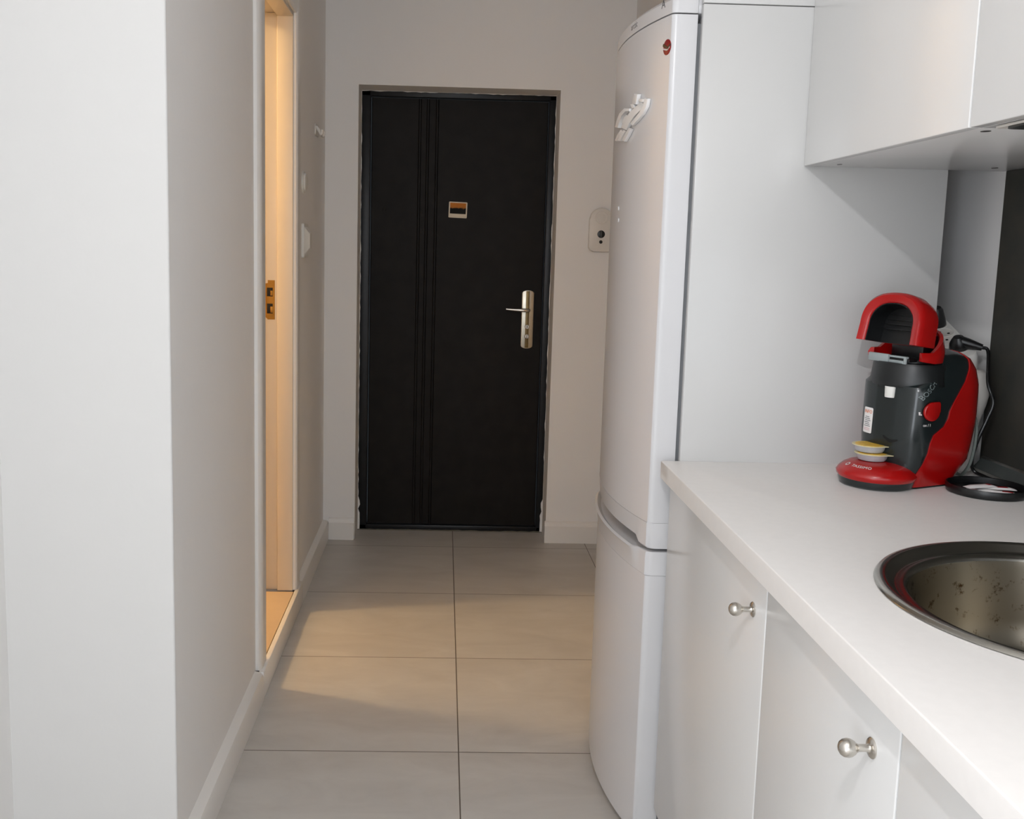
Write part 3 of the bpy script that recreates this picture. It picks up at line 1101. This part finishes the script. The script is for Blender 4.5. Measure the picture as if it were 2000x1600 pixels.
def upper_unit(y0, y1, label, caps, door_drop=0.0):
    yc, h = (y0 + y1) / 2, (y1 - y0) / 2
    u = thing('wall_cabinet', label, 'cabinet', (0.93, yc, HU), 0, 'wall cabinets above the worktop')
    obj('carcass', box((XU + 0.019 - 0.93, -h, 0.0), (XR - 0.0005 - 0.93, h, 0.72), 0.001), LAM, u)
    obj('door', box((XU - 0.93, -h + 0.0012, -door_drop), (XU + 0.018 - 0.93, h - 0.0012, 0.72), 0.0016, 3), LAM, u)
    for x, y, w_ in caps:
        bm = lathe([(0.0, -0.0006), (0.9, -0.0006), (1.0, 0.0004)], 18)
        bmesh.ops.transform(bm, matrix=Matrix.Translation((x - 0.93, y - yc, 0)) @ Matrix.Diagonal((w_, 0.009, 1, 1)), verts=bm.verts)
        obj('fitting_cap', bm, CAPM, u)
    return u


upper_unit(1.3785, YE - 0.0005, 'white wall cabinet touching the tall side panel', ((0.7768, 1.955, 0.0045), (1.0805, 1.941, 0.0055), (0.766, 1.408, 0.007)))
upper_unit(0.55, 1.3765, 'white wall cabinet at the right edge, holding the cooker hood', ())
hd = thing('cooker_hood', 'slim cooker hood under the right-hand wall cabinet', 'hood', (0.93, 1.0, HU))
obj('hood_body', box((0.745 - 0.93, -0.36, -0.0045), (1.10 - 0.93, 0.345, -0.0006), 0.001), WPLAST2, hd)
bm = prism(rrect(-0.0165, 0.012, 0.335, 0.628, 0.012), 'z', -0.0075, -0.0044)
hf = obj('filter', bm, HOODD, hd)
tag(hf, 'dark hood filter')
obj('hood_lamp', prism(rrect(-0.145, 0.20, 0.03, 0.16, 0.014), 'z', -0.0105, -0.0074), GREYP, hf)

# splashback and its edge profile
spb = tag(obj('splashback', box((XR - 0.006, 0.3, HC + 0.0002), (XR - 0.0003, 1.992, HU - 0.0006), 0.0008), SPLASHM),
          'dark grey splashback panel on the wall behind the coffee machine', 'splashback')
us = thing('worktop_upstand', 'dark grey upstand strip with pale edges along the splashback foot', 'upstand', (XR - 0.006, 1.1, HC))
bm = prism([(-0.0255, 0.0004), (-0.0004, 0.0004), (-0.0004, 0.0275), (-0.0055, 0.0275), (-0.0235, 0.006)], 'y', -0.8, 0.875)
obj('upstand_face', bm, mat('upstand_grey', (74, 78, 76), 0.35, noise=(20, 0.08)), us, smooth=False)
obj('upper_edge', prism([(-0.0065, 0.0262), (-0.0004, 0.0262), (-0.0004, 0.0305), (-0.005, 0.0305)], 'y', -0.8, 0.876), ALU, us, smooth=False)
obj('lower_edge', prism([(-0.0290, 0.0004), (-0.0240, 0.0004), (-0.0225, 0.0075), (-0.0255, 0.0075)], 'y', -0.8, 0.876), ALU, us, smooth=False)

# ------------------------------------------------------------------ coffee machine
A_ = math.radians(66)
MF = Vector((-math.sin(A_), -math.cos(A_), 0))
MO = Vector((0.8897, 1.8539, HC))
MROT = math.atan2(MF.y, MF.x)
cm = thing('coffee_machine', 'red and anthracite capsule coffee machine with its lid raised', 'coffee machine', MO, MROT)
NQ = 12


def interp(tab, z):
    if z <= tab[0][0]:
        return tab[0][1]
    for (a, va_), (b, vb_) in zip(tab[:-1], tab[1:]):
        if z <= b:
            t = (z - a) / (b - a)
            return va_ + (vb_ - va_) * t
    return tab[-1][1]


HW = [(0.0, 0.058), (0.02, 0.061), (0.05, 0.070), (0.10, 0.073), (0.19, 0.074), (0.225, 0.070), (0.245, 0.062), (0.256, 0.048), (0.262, 0.025)]   # half width
FA = [(0.0, 0.040), (0.02, 0.043), (0.10, 0.046), (0.18, 0.043), (0.20, 0.042), (0.225, 0.040), (0.262, 0.02)]                 # front bulge
F0 = [(0.0, 0.0), (0.195, 0.0), (0.215, -0.030), (0.24, -0.045), (0.262, -0.055)]                                             # front centre
RC = [(0.0, -0.060), (0.05, -0.084), (0.13, -0.094), (0.20, -0.092), (0.23, -0.086), (0.262, -0.075)]                         # rear centre


def per_pt(u, z, off=0.0):
    """half perimeter: u 0 front centre, 1 side start, 2 rear centre side, 3 rear middle (visible +y side)"""
    c, a, f0, rc = interp(HW, z), interp(FA, z), interp(F0, z), interp(RC, z)
    if u <= 1:
        t = u * PI / 2
        e = 0.72
        return (f0 + (a + off) * max(0.0, math.cos(t)) ** e, (c + off) * max(0.0, math.sin(t)) ** e, z)
    if u <= 2:
        return (f0 + (rc - f0) * (u - 1), c + off, z)
    t = (u - 2) * PI / 2
    return (rc - (c + off) * math.sin(t), (c + off) * math.cos(t), z)


ZL = [0.003, 0.015, 0.03, 0.05, 0.07, 0.09, 0.105, 0.12, 0.135, 0.15, 0.165, 0.18, 0.195, 0.205, 0.215, 0.225, 0.235, 0.245, 0.252, 0.257, 0.262]
secs = []
for z in ZL:
    us_ = [i / 10 for i in range(0, 31)]
    ring = [per_pt(u, z) for u in us_] + [(p[0], -p[1], p[2]) for p in [per_pt(u, z) for u in us_[::-1]][1:-1]]
    secs.append(ring)
body = obj('housing', loft(secs), ANTH, cm, angle=50)
tag(body, 'glossy anthracite housing')
UB = [(0.0, 0.70), (0.04, 0.84), (0.0625, 0.98), (0.098, 1.01), (0.106, 1.08), (0.113, 1.22), (0.124, 1.42), (0.150, 1.48), (0.172, 1.62), (0.197, 1.82), (0.225, 2.05), (0.245, 2.25), (0.262, 2.45)]
for s in (1, -1):
    pass
secs = []
for z in [0.0035] + ZL[1:-1] + [0.2605]:
    ub = interp(UB, z)
    half = [per_pt(ub + (3 - ub) * i / 26, z, 0.0022) for i in range(27)]
    inner0 = per_pt(ub, z, -0.001)
    ring = [inner0] + half + [(p[0], -p[1], p[2]) for p in half[::-1][1:]] + [(inner0[0], -inner0[1], inner0[2])]
    secs.append(ring)
shell = loft(secs, close=False, cap=False)
shell.verts.ensure_lookup_table()
top = [v for v in shell.verts if abs(v.co.z - 0.2605) < 1e-6]
obj('rear_shell', shell, RED, cm, angle=50)
obj('base_foot', loft([[(p[0] * 0.97, p[1] * 0.97, z) for p in secs[0]] for z in (0.0, 0.006)]), BLACKP, cm)
# black band under the brewing head
obj('brew_collar', lathe([(0.0, 0.190), (0.066, 0.190), (0.0725, 0.192), (0.0740, 0.197), (0.073, 0.203), (0.0695, 0.232), (0.067, 0.237), (0.05, 0.2385), (0.0, 0.2385)], 56, Matrix.Translation((-0.018, 0, 0)), sx=0.92), ANTHM, cm, angle=40)
obj('brew_seat', lathe([(0.0, 0.232), (0.052, 0.232), (0.050, 0.245), (0.030, 0.247), (0.0, 0.247)], 40, Matrix.Translation((-0.018, 0, 0))), BLACKP, cm)
# red collar arms of the hinge
bm = bmesh.new()
ring = []
for i in range(41):
    a = math.radians(66 + (294 - 66) * i / 40)
    e = min(i, 40 - i) / 40
    ztop = 0.260 + 0.040 * math.sin(PI * min(1, max(0, (i - 4) / 32)))
    zb = 0.240 + (0.0 if e > 0.1 else 0.004 * (0.1 - e) / 0.1)
    r0, r1 = 0.058, 0.0685
    ca, sa = math.cos(a), math.sin(a)
    xo = 0.000
    ring.append([(xo + r0 * ca, r0 * sa, zb), (xo + r1 * ca, r1 * sa, zb), (xo + (r1 + 0.001) * ca, (r1 + 0.001) * sa, (zb + ztop) / 2), (xo + (r1 - 0.004) * ca, (r1 - 0.004) * sa, ztop), (xo + r0 * ca, r0 * sa, ztop)])
obj('hinge_collar', loft(ring, bm=bm), RED, cm, angle=40)
obj('hinge_neck', box((-0.050, -0.040, 0.235), (-0.006, 0.036, 0.290), 0.006), BLACKP, cm)
# raised hood: arch outline, thick rim, dark hollow
TILT = math.radians(-9)
HM = Matrix.Translation((0.046, 0.002, 0.2745)) @ Matrix.Diagonal((1, 0.94, 0.86, 1)) @ Matrix.Rotation(TILT, 4, 'Y')


def arch(w, leg, top, n=26):
    pts = []
    for i in range(6):
        pts.append((w * (1 + 0.03 * (1 - i / 5)), leg * i / 6))
    for i in range(n + 1):
        a = PI * i / n
        ca, sa = math.cos(a), math.sin(a)
        pts.append((w * math.copysign(abs(ca) ** 0.85, ca), leg + (top - leg) * max(0.0, sa) ** 0.9))
    for i in range(5, -1, -1):
        pts.append((-w * (1 + 0.03 * (1 - i / 5)), leg * i / 6))
    return pts


def arch_secs(specs):
    return [[(x, y, z) for y, z in arch(w, l, t)] for x, w, l, t in specs]


bm = bmesh.new()
o_ = arch_secs([(-0.046, 0.060, 0.040, 0.088), (-0.040, 0.070, 0.044, 0.102), (-0.022, 0.0745, 0.046, 0.110), (0.0, 0.0755, 0.046, 0.112), (0.010, 0.0745, 0.046, 0.110), (0.014, 0.071, 0.045, 0.105),
                (0.0125, 0.0575, 0.040, 0.092), (0.009, 0.054, 0.039, 0.088), (-0.028, 0.050, 0.038, 0.082)])
loft(o_, close=False, cap=False, bm=bm)
bm.faces.new([bm.verts.new(Vector(p)) for p in o_[0]])
# close the leg ends
bm.verts.ensure_lookup_table()
npt = len(o_[0])
for idx in (0, npt - 1):
    bm.faces.new([bm.verts[r_ * npt + idx] for r_ in range(len(o_))])
bmesh.ops.transform(bm, matrix=HM, verts=bm.verts)
obj('hood', bm, RED, cm, angle=40)
bm = bmesh.new()
bm.faces.new([bm.verts.new((-0.0275, y, z)) for y, z in arch(0.050, 0.038, 0.082)])
r_ = bmesh.ops.extrude_face_region(bm, geom=list(bm.faces))
bmesh.ops.translate(bm, vec=(-0.004, 0, 0), verts=[v for v in r_['geom'] if isinstance(v, bmesh.types.BMVert)])
for q in range(4):
    add_box(bm, (-0.0275, -0.042 + 0.003 * q, 0.030 + 0.011 * q), (-0.016 - 0.002 * q, 0.042 - 0.003 * q, 0.0325 + 0.011 * q), 0.0008)
bmesh.ops.transform(bm, matrix=HM, verts=bm.verts)
obj('hood_lining', bm, BLACKP, cm, angle=40)
bm = bmesh.new()
sec = arch_secs([(-0.027, 0.0498, 0.038, 0.0815), (0.0085, 0.0535, 0.039, 0.0875)])
inn = arch_secs([(0.0085, 0.0515, 0.038, 0.0855), (-0.027, 0.048, 0.037, 0.0795)])
loft(sec + inn, close=False, cap=False, bm=bm)
bmesh.ops.transform(bm, matrix=HM, verts=bm.verts)
obj('hood_inner_wall', bm, BLACKP, cm, angle=40)
# grey capsule holder flap
bm = bmesh.new()
add_box(bm, (0.030, -0.052, 0.2465), (0.036, 0.036, 0.2505), 0.0012)
add_box(bm, (0.034, -0.052, 0.236), (0.040, -0.004, 0.252), 0.002)
add_box(bm, (0.034, -0.004, 0.236), (0.0385, 0.034, 0.2425), 0.0015)
add_box(bm, (0.034, 0.030, 0.236), (0.0385, 0.036, 0.2505), 0.0015)
obj('capsule_flap', bm, GREYP, cm)
bm = bmesh.new()
add_box(bm, (-0.06, -0.045, 0.240), (0.034, 0.040, 0.2465), 0.002)
obj('capsule_holder', bm, BLACKP, cm)
# white spout
bm = bmesh.new()
loft([[(0.043 + 0.008 * math.cos(t), 0.010 + 0.0105 * s_ * math.sin(t), z) for t in [2 * PI * i / 20 for i in range(20)]] for z, s_ in ((0.171, 0.95), (0.174, 1.0), (0.192, 1.08))], bm=bm)
tag(obj('spout', bm, WPLAST, cm), 'white spout')
# curved slot for the cup shelf
bm = bmesh.new()
sl = []
for i in range(13):
    y = -0.020 + 0.040 * i / 12
    z = 0.092 - 0.004 * math.cos((i / 12 - 0.5) * PI) + (0.0035 if y < 0 else 0) * abs(y) / 0.02
    sl.append((y * 0.8 + 0.020, z))


def front_x(y, z, off=0.0):
    c, a, f0 = interp(HW, z), interp(FA, z), interp(F0, z)
    s = min(1, abs(y) / c) ** (1 / 0.72)
    t = math.asin(min(1, s))
    return f0 + (a + off) * max(0.0, math.cos(t)) ** 0.72


secs = []
for i, (y, z) in enumerate(sl):
    hh = 0.003 * (0.4 + 0.6 * math.sin(PI * (i + 0.5) / 13))
    x = front_x(y, z)
    secs.append([(x - 0.002, y, z - hh), (x + 0.0006, y, z - hh), (x + 0.0006, y, z + hh), (x - 0.002, y, z + hh)])
loft(secs, bm=bm)
obj('shelf_slot', bm, BLACKH, cm)
# button and marks on the visible side
def side_y(f, z, off=0.0):
    """y of the visible flank at local f (front positive)"""
    c, a, f0, rc = interp(HW, z), interp(FA, z), interp(F0, z), interp(RC, z)
    if f >= f0:
        s = max(0, min(1, (f - f0) / a)) ** (1 / 0.72)
        return (c + off) * max(0.0, math.sin(math.acos(s))) ** 0.72
    return c + off


def on_side(bm, f, z, k=1.0):
    """things built in xz facing -y, wrapped on the flank; x runs to the back"""
    def fn(co):
        ff = f - co.x
        zz = z + co.z
        return (ff, side_y(ff, zz) - co.y, zz)
    return deform(bm, fn)


bm = bmesh.new()
dp = [(0.0165, 0.0175)]
for i in range(25):
    a = math.radians(90 + 270 * i / 24)
    dp.append((0.0185 * math.cos(a), 0.018 * math.sin(a)))
dp = [(0.019, 0.0145), (0.0155, 0.018)] + [(0.0185 * math.cos(math.radians(90 + 270 * i / 24)), 0.018 * math.sin(math.radians(90 + 270 * i / 24))) for i in range(25)]
add_prism(bm, dp, 'y', -0.0045, 0.002, 0.0015)
BF, BZ = 0.0075, 0.151
tag(obj('start_button', on_side(bm, BF - 0.004, BZ), RED, cm), 'red start button')
bm = prism([(x * 1.12, z * 1.12) for x, z in dp], 'y', -0.0012, 0.001)
obj('button_surround', on_side(bm, BF - 0.004, BZ), BLACKP, cm)
bm = text_bm('on / 1', 0.0075, 0.0002)
obj('button_lettering', on_side(bm, BF + 0.0035, BZ - 0.026), LIGHTPRINT, cm, smooth=False)
bm = text_bm('BOSCH', 0.0135, 0.0002)
bmesh.ops.transform(bm, matrix=Matrix.Rotation(math.radians(-48), 4, 'Y'), verts=bm.verts)
obj('brand_lettering', on_side(bm, 0.012, 0.190), SILVPRINT, cm, smooth=False)
# little cup symbol left of the button
bm = bmesh.new()
add_prism(bm, [(-0.0045, 0.0), (0.0045, 0.0), (0.004, -0.006), (-0.004, -0.006)], 'y', -0.0004, 0.0004)
add_prism(bm, [(0.0005, 0.002), (0.0045, 0.0035), (0.0045, 0.0075), (0.002, 0.0075)], 'y', -0.0004, 0.0004)
for v in bm.verts:
    v.co.x *= 1.0
obj('cup_symbol', on_side(bm, 0.0235, 0.150), LIGHTPRINT, cm, smooth=False)
# white sticker with orange heading on the front
def on_front(bm, y, z):
    def fn(co):
        yy, zz = y - co.x, z + co.z
        return (front_x(yy, zz) - co.y, yy, zz)
    return deform(bm, fn)


# seen from the front the machine's own right (-y) lies on the left of the picture
def on_front2(bm, y, z):
    def fn(co):
        yy, zz = y + co.x, z + co.z
        return (front_x(yy, zz) - co.y, yy, zz)
    return deform(bm, fn)


def grid_plate(w, h, r, nx=8, nz=10, th=0.0006):
    bm = bmesh.new()
    pts = rrect(0, 0, w, h, r, 4)
    va = [bm.verts.new((x, -th, z)) for x, z in pts]
    bm.faces.new(va)
    for i in range(1, nx):
        x = -w / 2 + w * i / nx
        bmesh.ops.bisect_plane(bm, geom=bm.verts[:] + bm.edges[:] + bm.faces[:], plane_co=(x, 0, 0), plane_no=(1, 0, 0))
    return bm


STY, STZ = -0.038, 0.119
st = obj('sticker', on_front2(grid_plate(0.026, 0.050, 0.003), STY, STZ), PAPERW, cm, angle=60)
tag(st, 'white printed sticker')
bm = text_bm('INFO', 0.0095, 0.0001)
obj('sticker_heading', on_front2(deform(bm, lambda c: (c.x, c.y - 0.001, c.z)), STY, STZ + 0.0165), ORANGE, st, smooth=False)
bm = bmesh.new()
for q in range(2):
    add_box(bm, (-0.009, -0.0012, -0.0195 + q * 0.003), (0.007, -0.0006, -0.0185 + q * 0.003))
obj('sticker_lines', on_front2(bm, STY, STZ), mat('pink_print', (214, 170, 176), 0.6, noise=(30, 0.05)), st, smooth=False)
bm = bmesh.new()
for q in range(6):
    add_box(bm, (-0.009 + (q % 2) * 0.002, -0.0012, -0.012 + q * 0.0036), (0.008 - (q % 3) * 0.002, -0.0006, -0.0108 + q * 0.0036))
obj('sticker_text', on_front2(bm, STY, STZ), GREYPRINT, st, smooth=False)

# front tray
TCX, TR = 0.052, 0.0735
tr = obj('tray_base', lathe([(0.0, 0.0), (TR - 0.012, 0.0), (TR - 0.007, 0.003), (TR - 0.004, 0.012), (TR - 0.004, 0.016), (0.0, 0.016)], 64, Matrix.Translation((TCX, 0, 0))), ANTH, cm, angle=40)


TPROF = [(0.0, 0.0465), (0.035, 0.046), (0.052, 0.043), (0.062, 0.038), (0.0695, 0.031), (0.0735, 0.025), (0.0725, 0.019), (0.068, 0.0135)]
tc_ = obj('tray_cover', lathe(TPROF + [(0.0, 0.0135)], 72, Matrix.Translation((TCX, 0, 0))), RED, cm, angle=50)


def tray_z(r):
    for (a, za), (b, zb) in zip(TPROF[:-1], TPROF[1:]):
        if a <= r <= b:
            return za + (zb - za) * (r - a) / (b - a)
    return 0.025


def on_tray(bm):
    """flat lettering in xz -> ring around the tray; x is arc length to the right seen from the front, z is outward"""
    def fn(co):
        r = 0.0585 - co.z * 0.9
        a = co.x / 0.0585 - 0.0
        return (TCX + r * math.cos(a), r * math.sin(a), tray_z(r) + 0.0006 - co.y)
    return deform(bm, fn)


bm = text_bm('TASSIMO', 0.0098, 0.0002, 1.05)
for e_ in range(2):
    bmesh.ops.subdivide_edges(bm, edges=[e for e in bm.edges if e.calc_length() > 0.003], cuts=1)
obj('tray_lettering', on_tray(deform(bm, lambda c: (c.x + 0.014, c.y, c.z))), LIGHTPRINT, tc_, smooth=False)
bm = bmesh.new()
for i in range(20):
    a0, a1 = 2 * PI * i / 20, 2 * PI * (i + 1) / 20
    ri, ro = 0.0026, 0.0050
    bm.faces.new([bm.verts.new((r * math.cos(a) - 0.020, 0, r * math.sin(a))) for r, a in ((ri, a0), (ro, a0), (ro, a1), (ri, a1))])
obj('tray_emblem', on_tray(bm), LIGHTPRINT, tc_, smooth=False)


# capsules stacked on the tray
def capsule(label, lx, ly, z, rot, tilt):
    p = MO + Matrix.Rotation(MROT, 3, 'Z') @ Vector((lx, ly, z))
    c = thing('coffee_capsule', label, 'capsule', p, 0, 'coffee capsules stacked on the tray')
    c.rotation_euler = (tilt[0], tilt[1], rot)
    obj('cup', lathe([(0.0, 0.0), (0.021, 0.0), (0.025, 0.0015), (0.0275, 0.006), (0.029, 0.012), (0.0292, 0.0135)], 48), CUP, c)
    f = obj('foil', lathe([(0.0, 0.0150), (0.0265, 0.0150), (0.0268, 0.0138)], 48), YFOIL, c)
    tag(f, 'printed yellow foil lid')
    bm = bmesh.new()
    pts = []
    for i in range(48):
        a = 2 * PI * i / 48
        d = abs((a + PI) % (2 * PI) - PI)
        r = 0.0322 + 0.0105 * max(0, 1 - d / 0.42)
        pts.append((r * math.cos(a), r * math.sin(a)))
    add_prism(bm, pts, 'z', 0.0133, 0.0145, 0.0004)
    obj('rim', bm, FOILE, c)
    return c


capsule('lower capsule of two, resting on the red tray', TCX + 0.006, -0.008, 0.0463, math.radians(-40), (0.0, 0.0))
capsule('upper capsule of two, yellow foil on top, resting on another capsule', TCX + 0.006, -0.015, 0.0463 + 0.0153, math.radians(-30), (0.0, 0.0))

# ------------------------------------------------------------------ black lid with sugar sachets
LC = Vector((1.0288, 1.7765, HC))
ld = tag(obj('black_tray', lathe([(0.0, 0.0002), (0.066, 0.0002), (0.0695, 0.0015), (0.0704, 0.004), (0.0704, 0.015), (0.0696, 0.0163), (0.0685, 0.0165), (0.0672, 0.0155), (0.0665, 0.0045), (0.064, 0.0035), (0.0, 0.0035)], 72, cap=False), BLACKP, angle=40),
         'black round shallow tray holding sachets, in front of the coffee machine', 'tray')
ld.location = LC


def sachet(label, x, y, z, rot, L, W, red, tilt=0.0):
    s = thing('sugar_sachet', label, 'sachet', LC + Vector((x, y, z)), rot, 'paper sachets in the black tray')
    s.rotation_euler = (tilt, 0, rot)
    secs = []
    n = 14
    for i in range(n + 1):
        u = i / n
        xx = -L / 2 + L * u
        e = min(u, 1 - u)
        hgt = 0.0003 + 0.0016 * min(1, e / 0.18) ** 0.7
        ww = W / 2 * (1.0 if e > 0.12 else 1.04)
        secs.append([(xx, -ww, hgt * 0.2), (xx, -ww * 0.6, -hgt * 0.0), (xx, ww * 0.6, 0.0), (xx, ww, hgt * 0.2), (xx, ww * 0.6, 2 * hgt), (xx, -ww * 0.6, 2 * hgt)])
    body_ = obj('packet', loft(secs), PAPERW, s, angle=50)
    bm = bmesh.new()
    a0, a1 = red
    k = 8
    for i in range(k):
        x0_, x1_ = -L / 2 + L * (a0 + (a1 - a0) * i / k), -L / 2 + L * (a0 + (a1 - a0) * (i + 1) / k)

        def hh(xx):
            e = min((xx + L / 2) / L, 1 - (xx + L / 2) / L)
            return 2 * (0.0003 + 0.0016 * min(1, max(e, 0) / 0.18) ** 0.7) + 0.0002
        bm.faces.new([bm.verts.new(p) for p in ((x0_, -W * 0.30, hh(x0_)), (x1_, -W * 0.30, hh(x1_)), (x1_, W * 0.30, hh(x1_)), (x0_, W * 0.30, hh(x0_)))])
    tag(obj('printed_band', bm, PAPERR, s), 'dark red printed band')
    return s


sachet('long white sachet with red end, lowest in the black tray', 0.012, -0.014, 0.0038, math.radians(-30), 0.075, 0.016, (0.62, 0.86))
sachet('white sachet with dark red middle, to the right in the black tray', 0.018, 0.002, 0.0074, math.radians(-12), 0.072, 0.016, (0.5, 0.8))
sachet('white sachet with red tip, at the back of the black lid', 0.008, 0.018, 0.0038, math.radians(8), 0.070, 0.016, (0.55, 0.9))
sachet('white crumpled sachet on top, at the left in the black tray', -0.012, 0.000, 0.0112, math.radians(14), 0.064, 0.018, (0.72, 0.94))

# ------------------------------------------------------------------ power strip and cables behind the machine
CC = Vector((1.0765, 1.977, HC))
cn = thing('pale_canister', 'pale rounded canister behind the coffee machine, under the power strip', 'canister', CC)
obj('canister_body', lathe([(0.0, 0.0), (0.026, 0.0), (0.029, 0.004), (0.030, 0.08), (0.036, 0.105), (0.045, 0.14), (0.0485, 0.16), (0.0475, 0.185), (0.043, 0.203), (0.036, 0.211), (0.0, 0.212)], 48), WPLAST2, cn, angle=60)
FAR, NEAR = Vector((1.094, 2.250, 1.206)), Vector((1.074, 1.966, 1.106))
ps = thing('power_strip', 'white power strip slanting down behind the coffee machine', 'power strip', (FAR + NEAR) / 2)
ax = (NEAR - FAR).normalized()
nn = Vector((-0.25, 0.0, 1.0))
nn = (nn - ax * nn.dot(ax)).normalized()
wd = nn.cross(ax).normalized()
RM = Matrix((ax, wd, nn)).transposed()
ps.rotation_euler = RM.to_euler()
LS = (NEAR - FAR).length
bm = bmesh.new()
loft([[(x, y, z) for x, y in rrect(0, 0, LS * k, 0.056 * k2, 0.02 * k2)] for z, k, k2 in ((-0.022, 0.99, 0.94), (-0.018, 1.0, 1.0), (0.012, 1.0, 1.0), (0.018, 0.985, 0.9))], bm=bm)
obj('strip_body', bm, WPLAST, ps)
for i, xx in enumerate((-0.100, -0.055, -0.010, 0.030, 0.070, 0.110)):
    sck = obj('socket', lathe([(0.0205, 0.0182), (0.0195, 0.0192), (0.0185, 0.0185), (0.0178, 0.0183), (0.0, 0.0181)], 36, Matrix.Translation((xx, 0, 0)), cap=False), WPLAST2, ps)
    for yy in (-0.0095, 0.0095):
        obj('contact_hole', lathe([(0.0, 0.0188), (0.0028, 0.0188), (0.0029, 0.0178)], 14, Matrix.Translation((xx + yy * 0.7, yy * 0.7, 0))), BLACKH, sck)


def SP(p):
    return Vector(ps.location) + RM @ Vector(p)


def plug(label, xx, path, name='power_plug', rad=0.0185, out=0.034):
    pg = thing(name, label, 'plug', SP((xx, 0, 0.0195)))
    pg.rotation_euler = ps.rotation_euler
    obj('plug_body', lathe([(0.0, 0.0), (rad - 0.001, 0.0), (rad, 0.002), (rad - 0.001, 0.012), (rad - 0.005, out - 0.006), (rad - 0.009, out), (0.0, out)], 32), BLACKP, pg)
    return pg


plug('black plug in the rear socket of the power strip', -0.010, None, out=0.042)
p2 = plug('black angled plug of the coffee machine, in the front socket of the power strip', 0.110, None, out=0.026)
inv = RM.transposed()
e0 = Vector((0.0, 0.0, 0.016))
dirw = inv @ Vector((0.80, -0.55, -0.22)).normalized()
obj('plug_neck', tube([e0, e0 + dirw * 0.02, e0 + dirw * 0.046], [0.0125, 0.011, 0.0065], 14), BLACKP, p2)
q0 = SP((0.110, 0, 0.0195)) + RM @ (e0 + dirw * 0.044)
cab = smooth_path([q0, q0 + Vector((0.010, -0.009, -0.008)), (1.090, 1.912, 1.078), (1.099, 1.902, 1.039), (1.090, 1.902, 1.005), (1.077, 1.904, 0.965), (1.074, 1.916, 0.92), (1.084, 1.924, 0.895), (1.094, 1.905, 0.8882),
                   (1.0945, 1.865, 0.8882), (1.098, 1.82, 0.8882), (1.098, 1.75, 0.8882), (1.092, 1.66, 0.8882)], 8)
tag(obj('machine_cable', tube(cab, 0.0035, 10), BLACKP), 'black mains cable running from the strip down to the worktop', 'cable')
cab2 = smooth_path([(1.048, 1.958, 1.1005), (1.036, 1.946, 1.075), (1.055, 1.920, 1.045), (1.066, 1.900, 1.0), (1.067, 1.897, 0.96), (1.062, 1.900, 0.915), (1.056, 1.915, 0.8882), (1.050, 1.93, 0.8882), (1.046, 1.943, 0.8882)], 8)
tag(obj('strip_cable', tube(cab2, 0.0033, 10), CABLEW), 'pale grey cable hanging from the lower end of the power strip', 'cable')

# ------------------------------------------------------------------ pendant above the viewer (out of frame)
pd = thing('pendant_lamp', 'simple white pendant lamp hanging above the viewer', 'lamp', (-0.04, 0.08, CZ))
obj('cord', tube([(0, 0, -0.001), (0, 0, -0.31)], 0.003, 8), WPLAST, pd)
obj('ceiling_rose', lathe([(0.0, -0.0005), (0.05, -0.0005), (0.05, -0.01), (0.02, -0.03), (0.0, -0.03)], 24), WPLAST, pd)
obj('lamp_holder', lathe([(0.0, -0.30), (0.018, -0.305), (0.02, -0.35), (0.0, -0.352)], 20), WPLAST, pd)
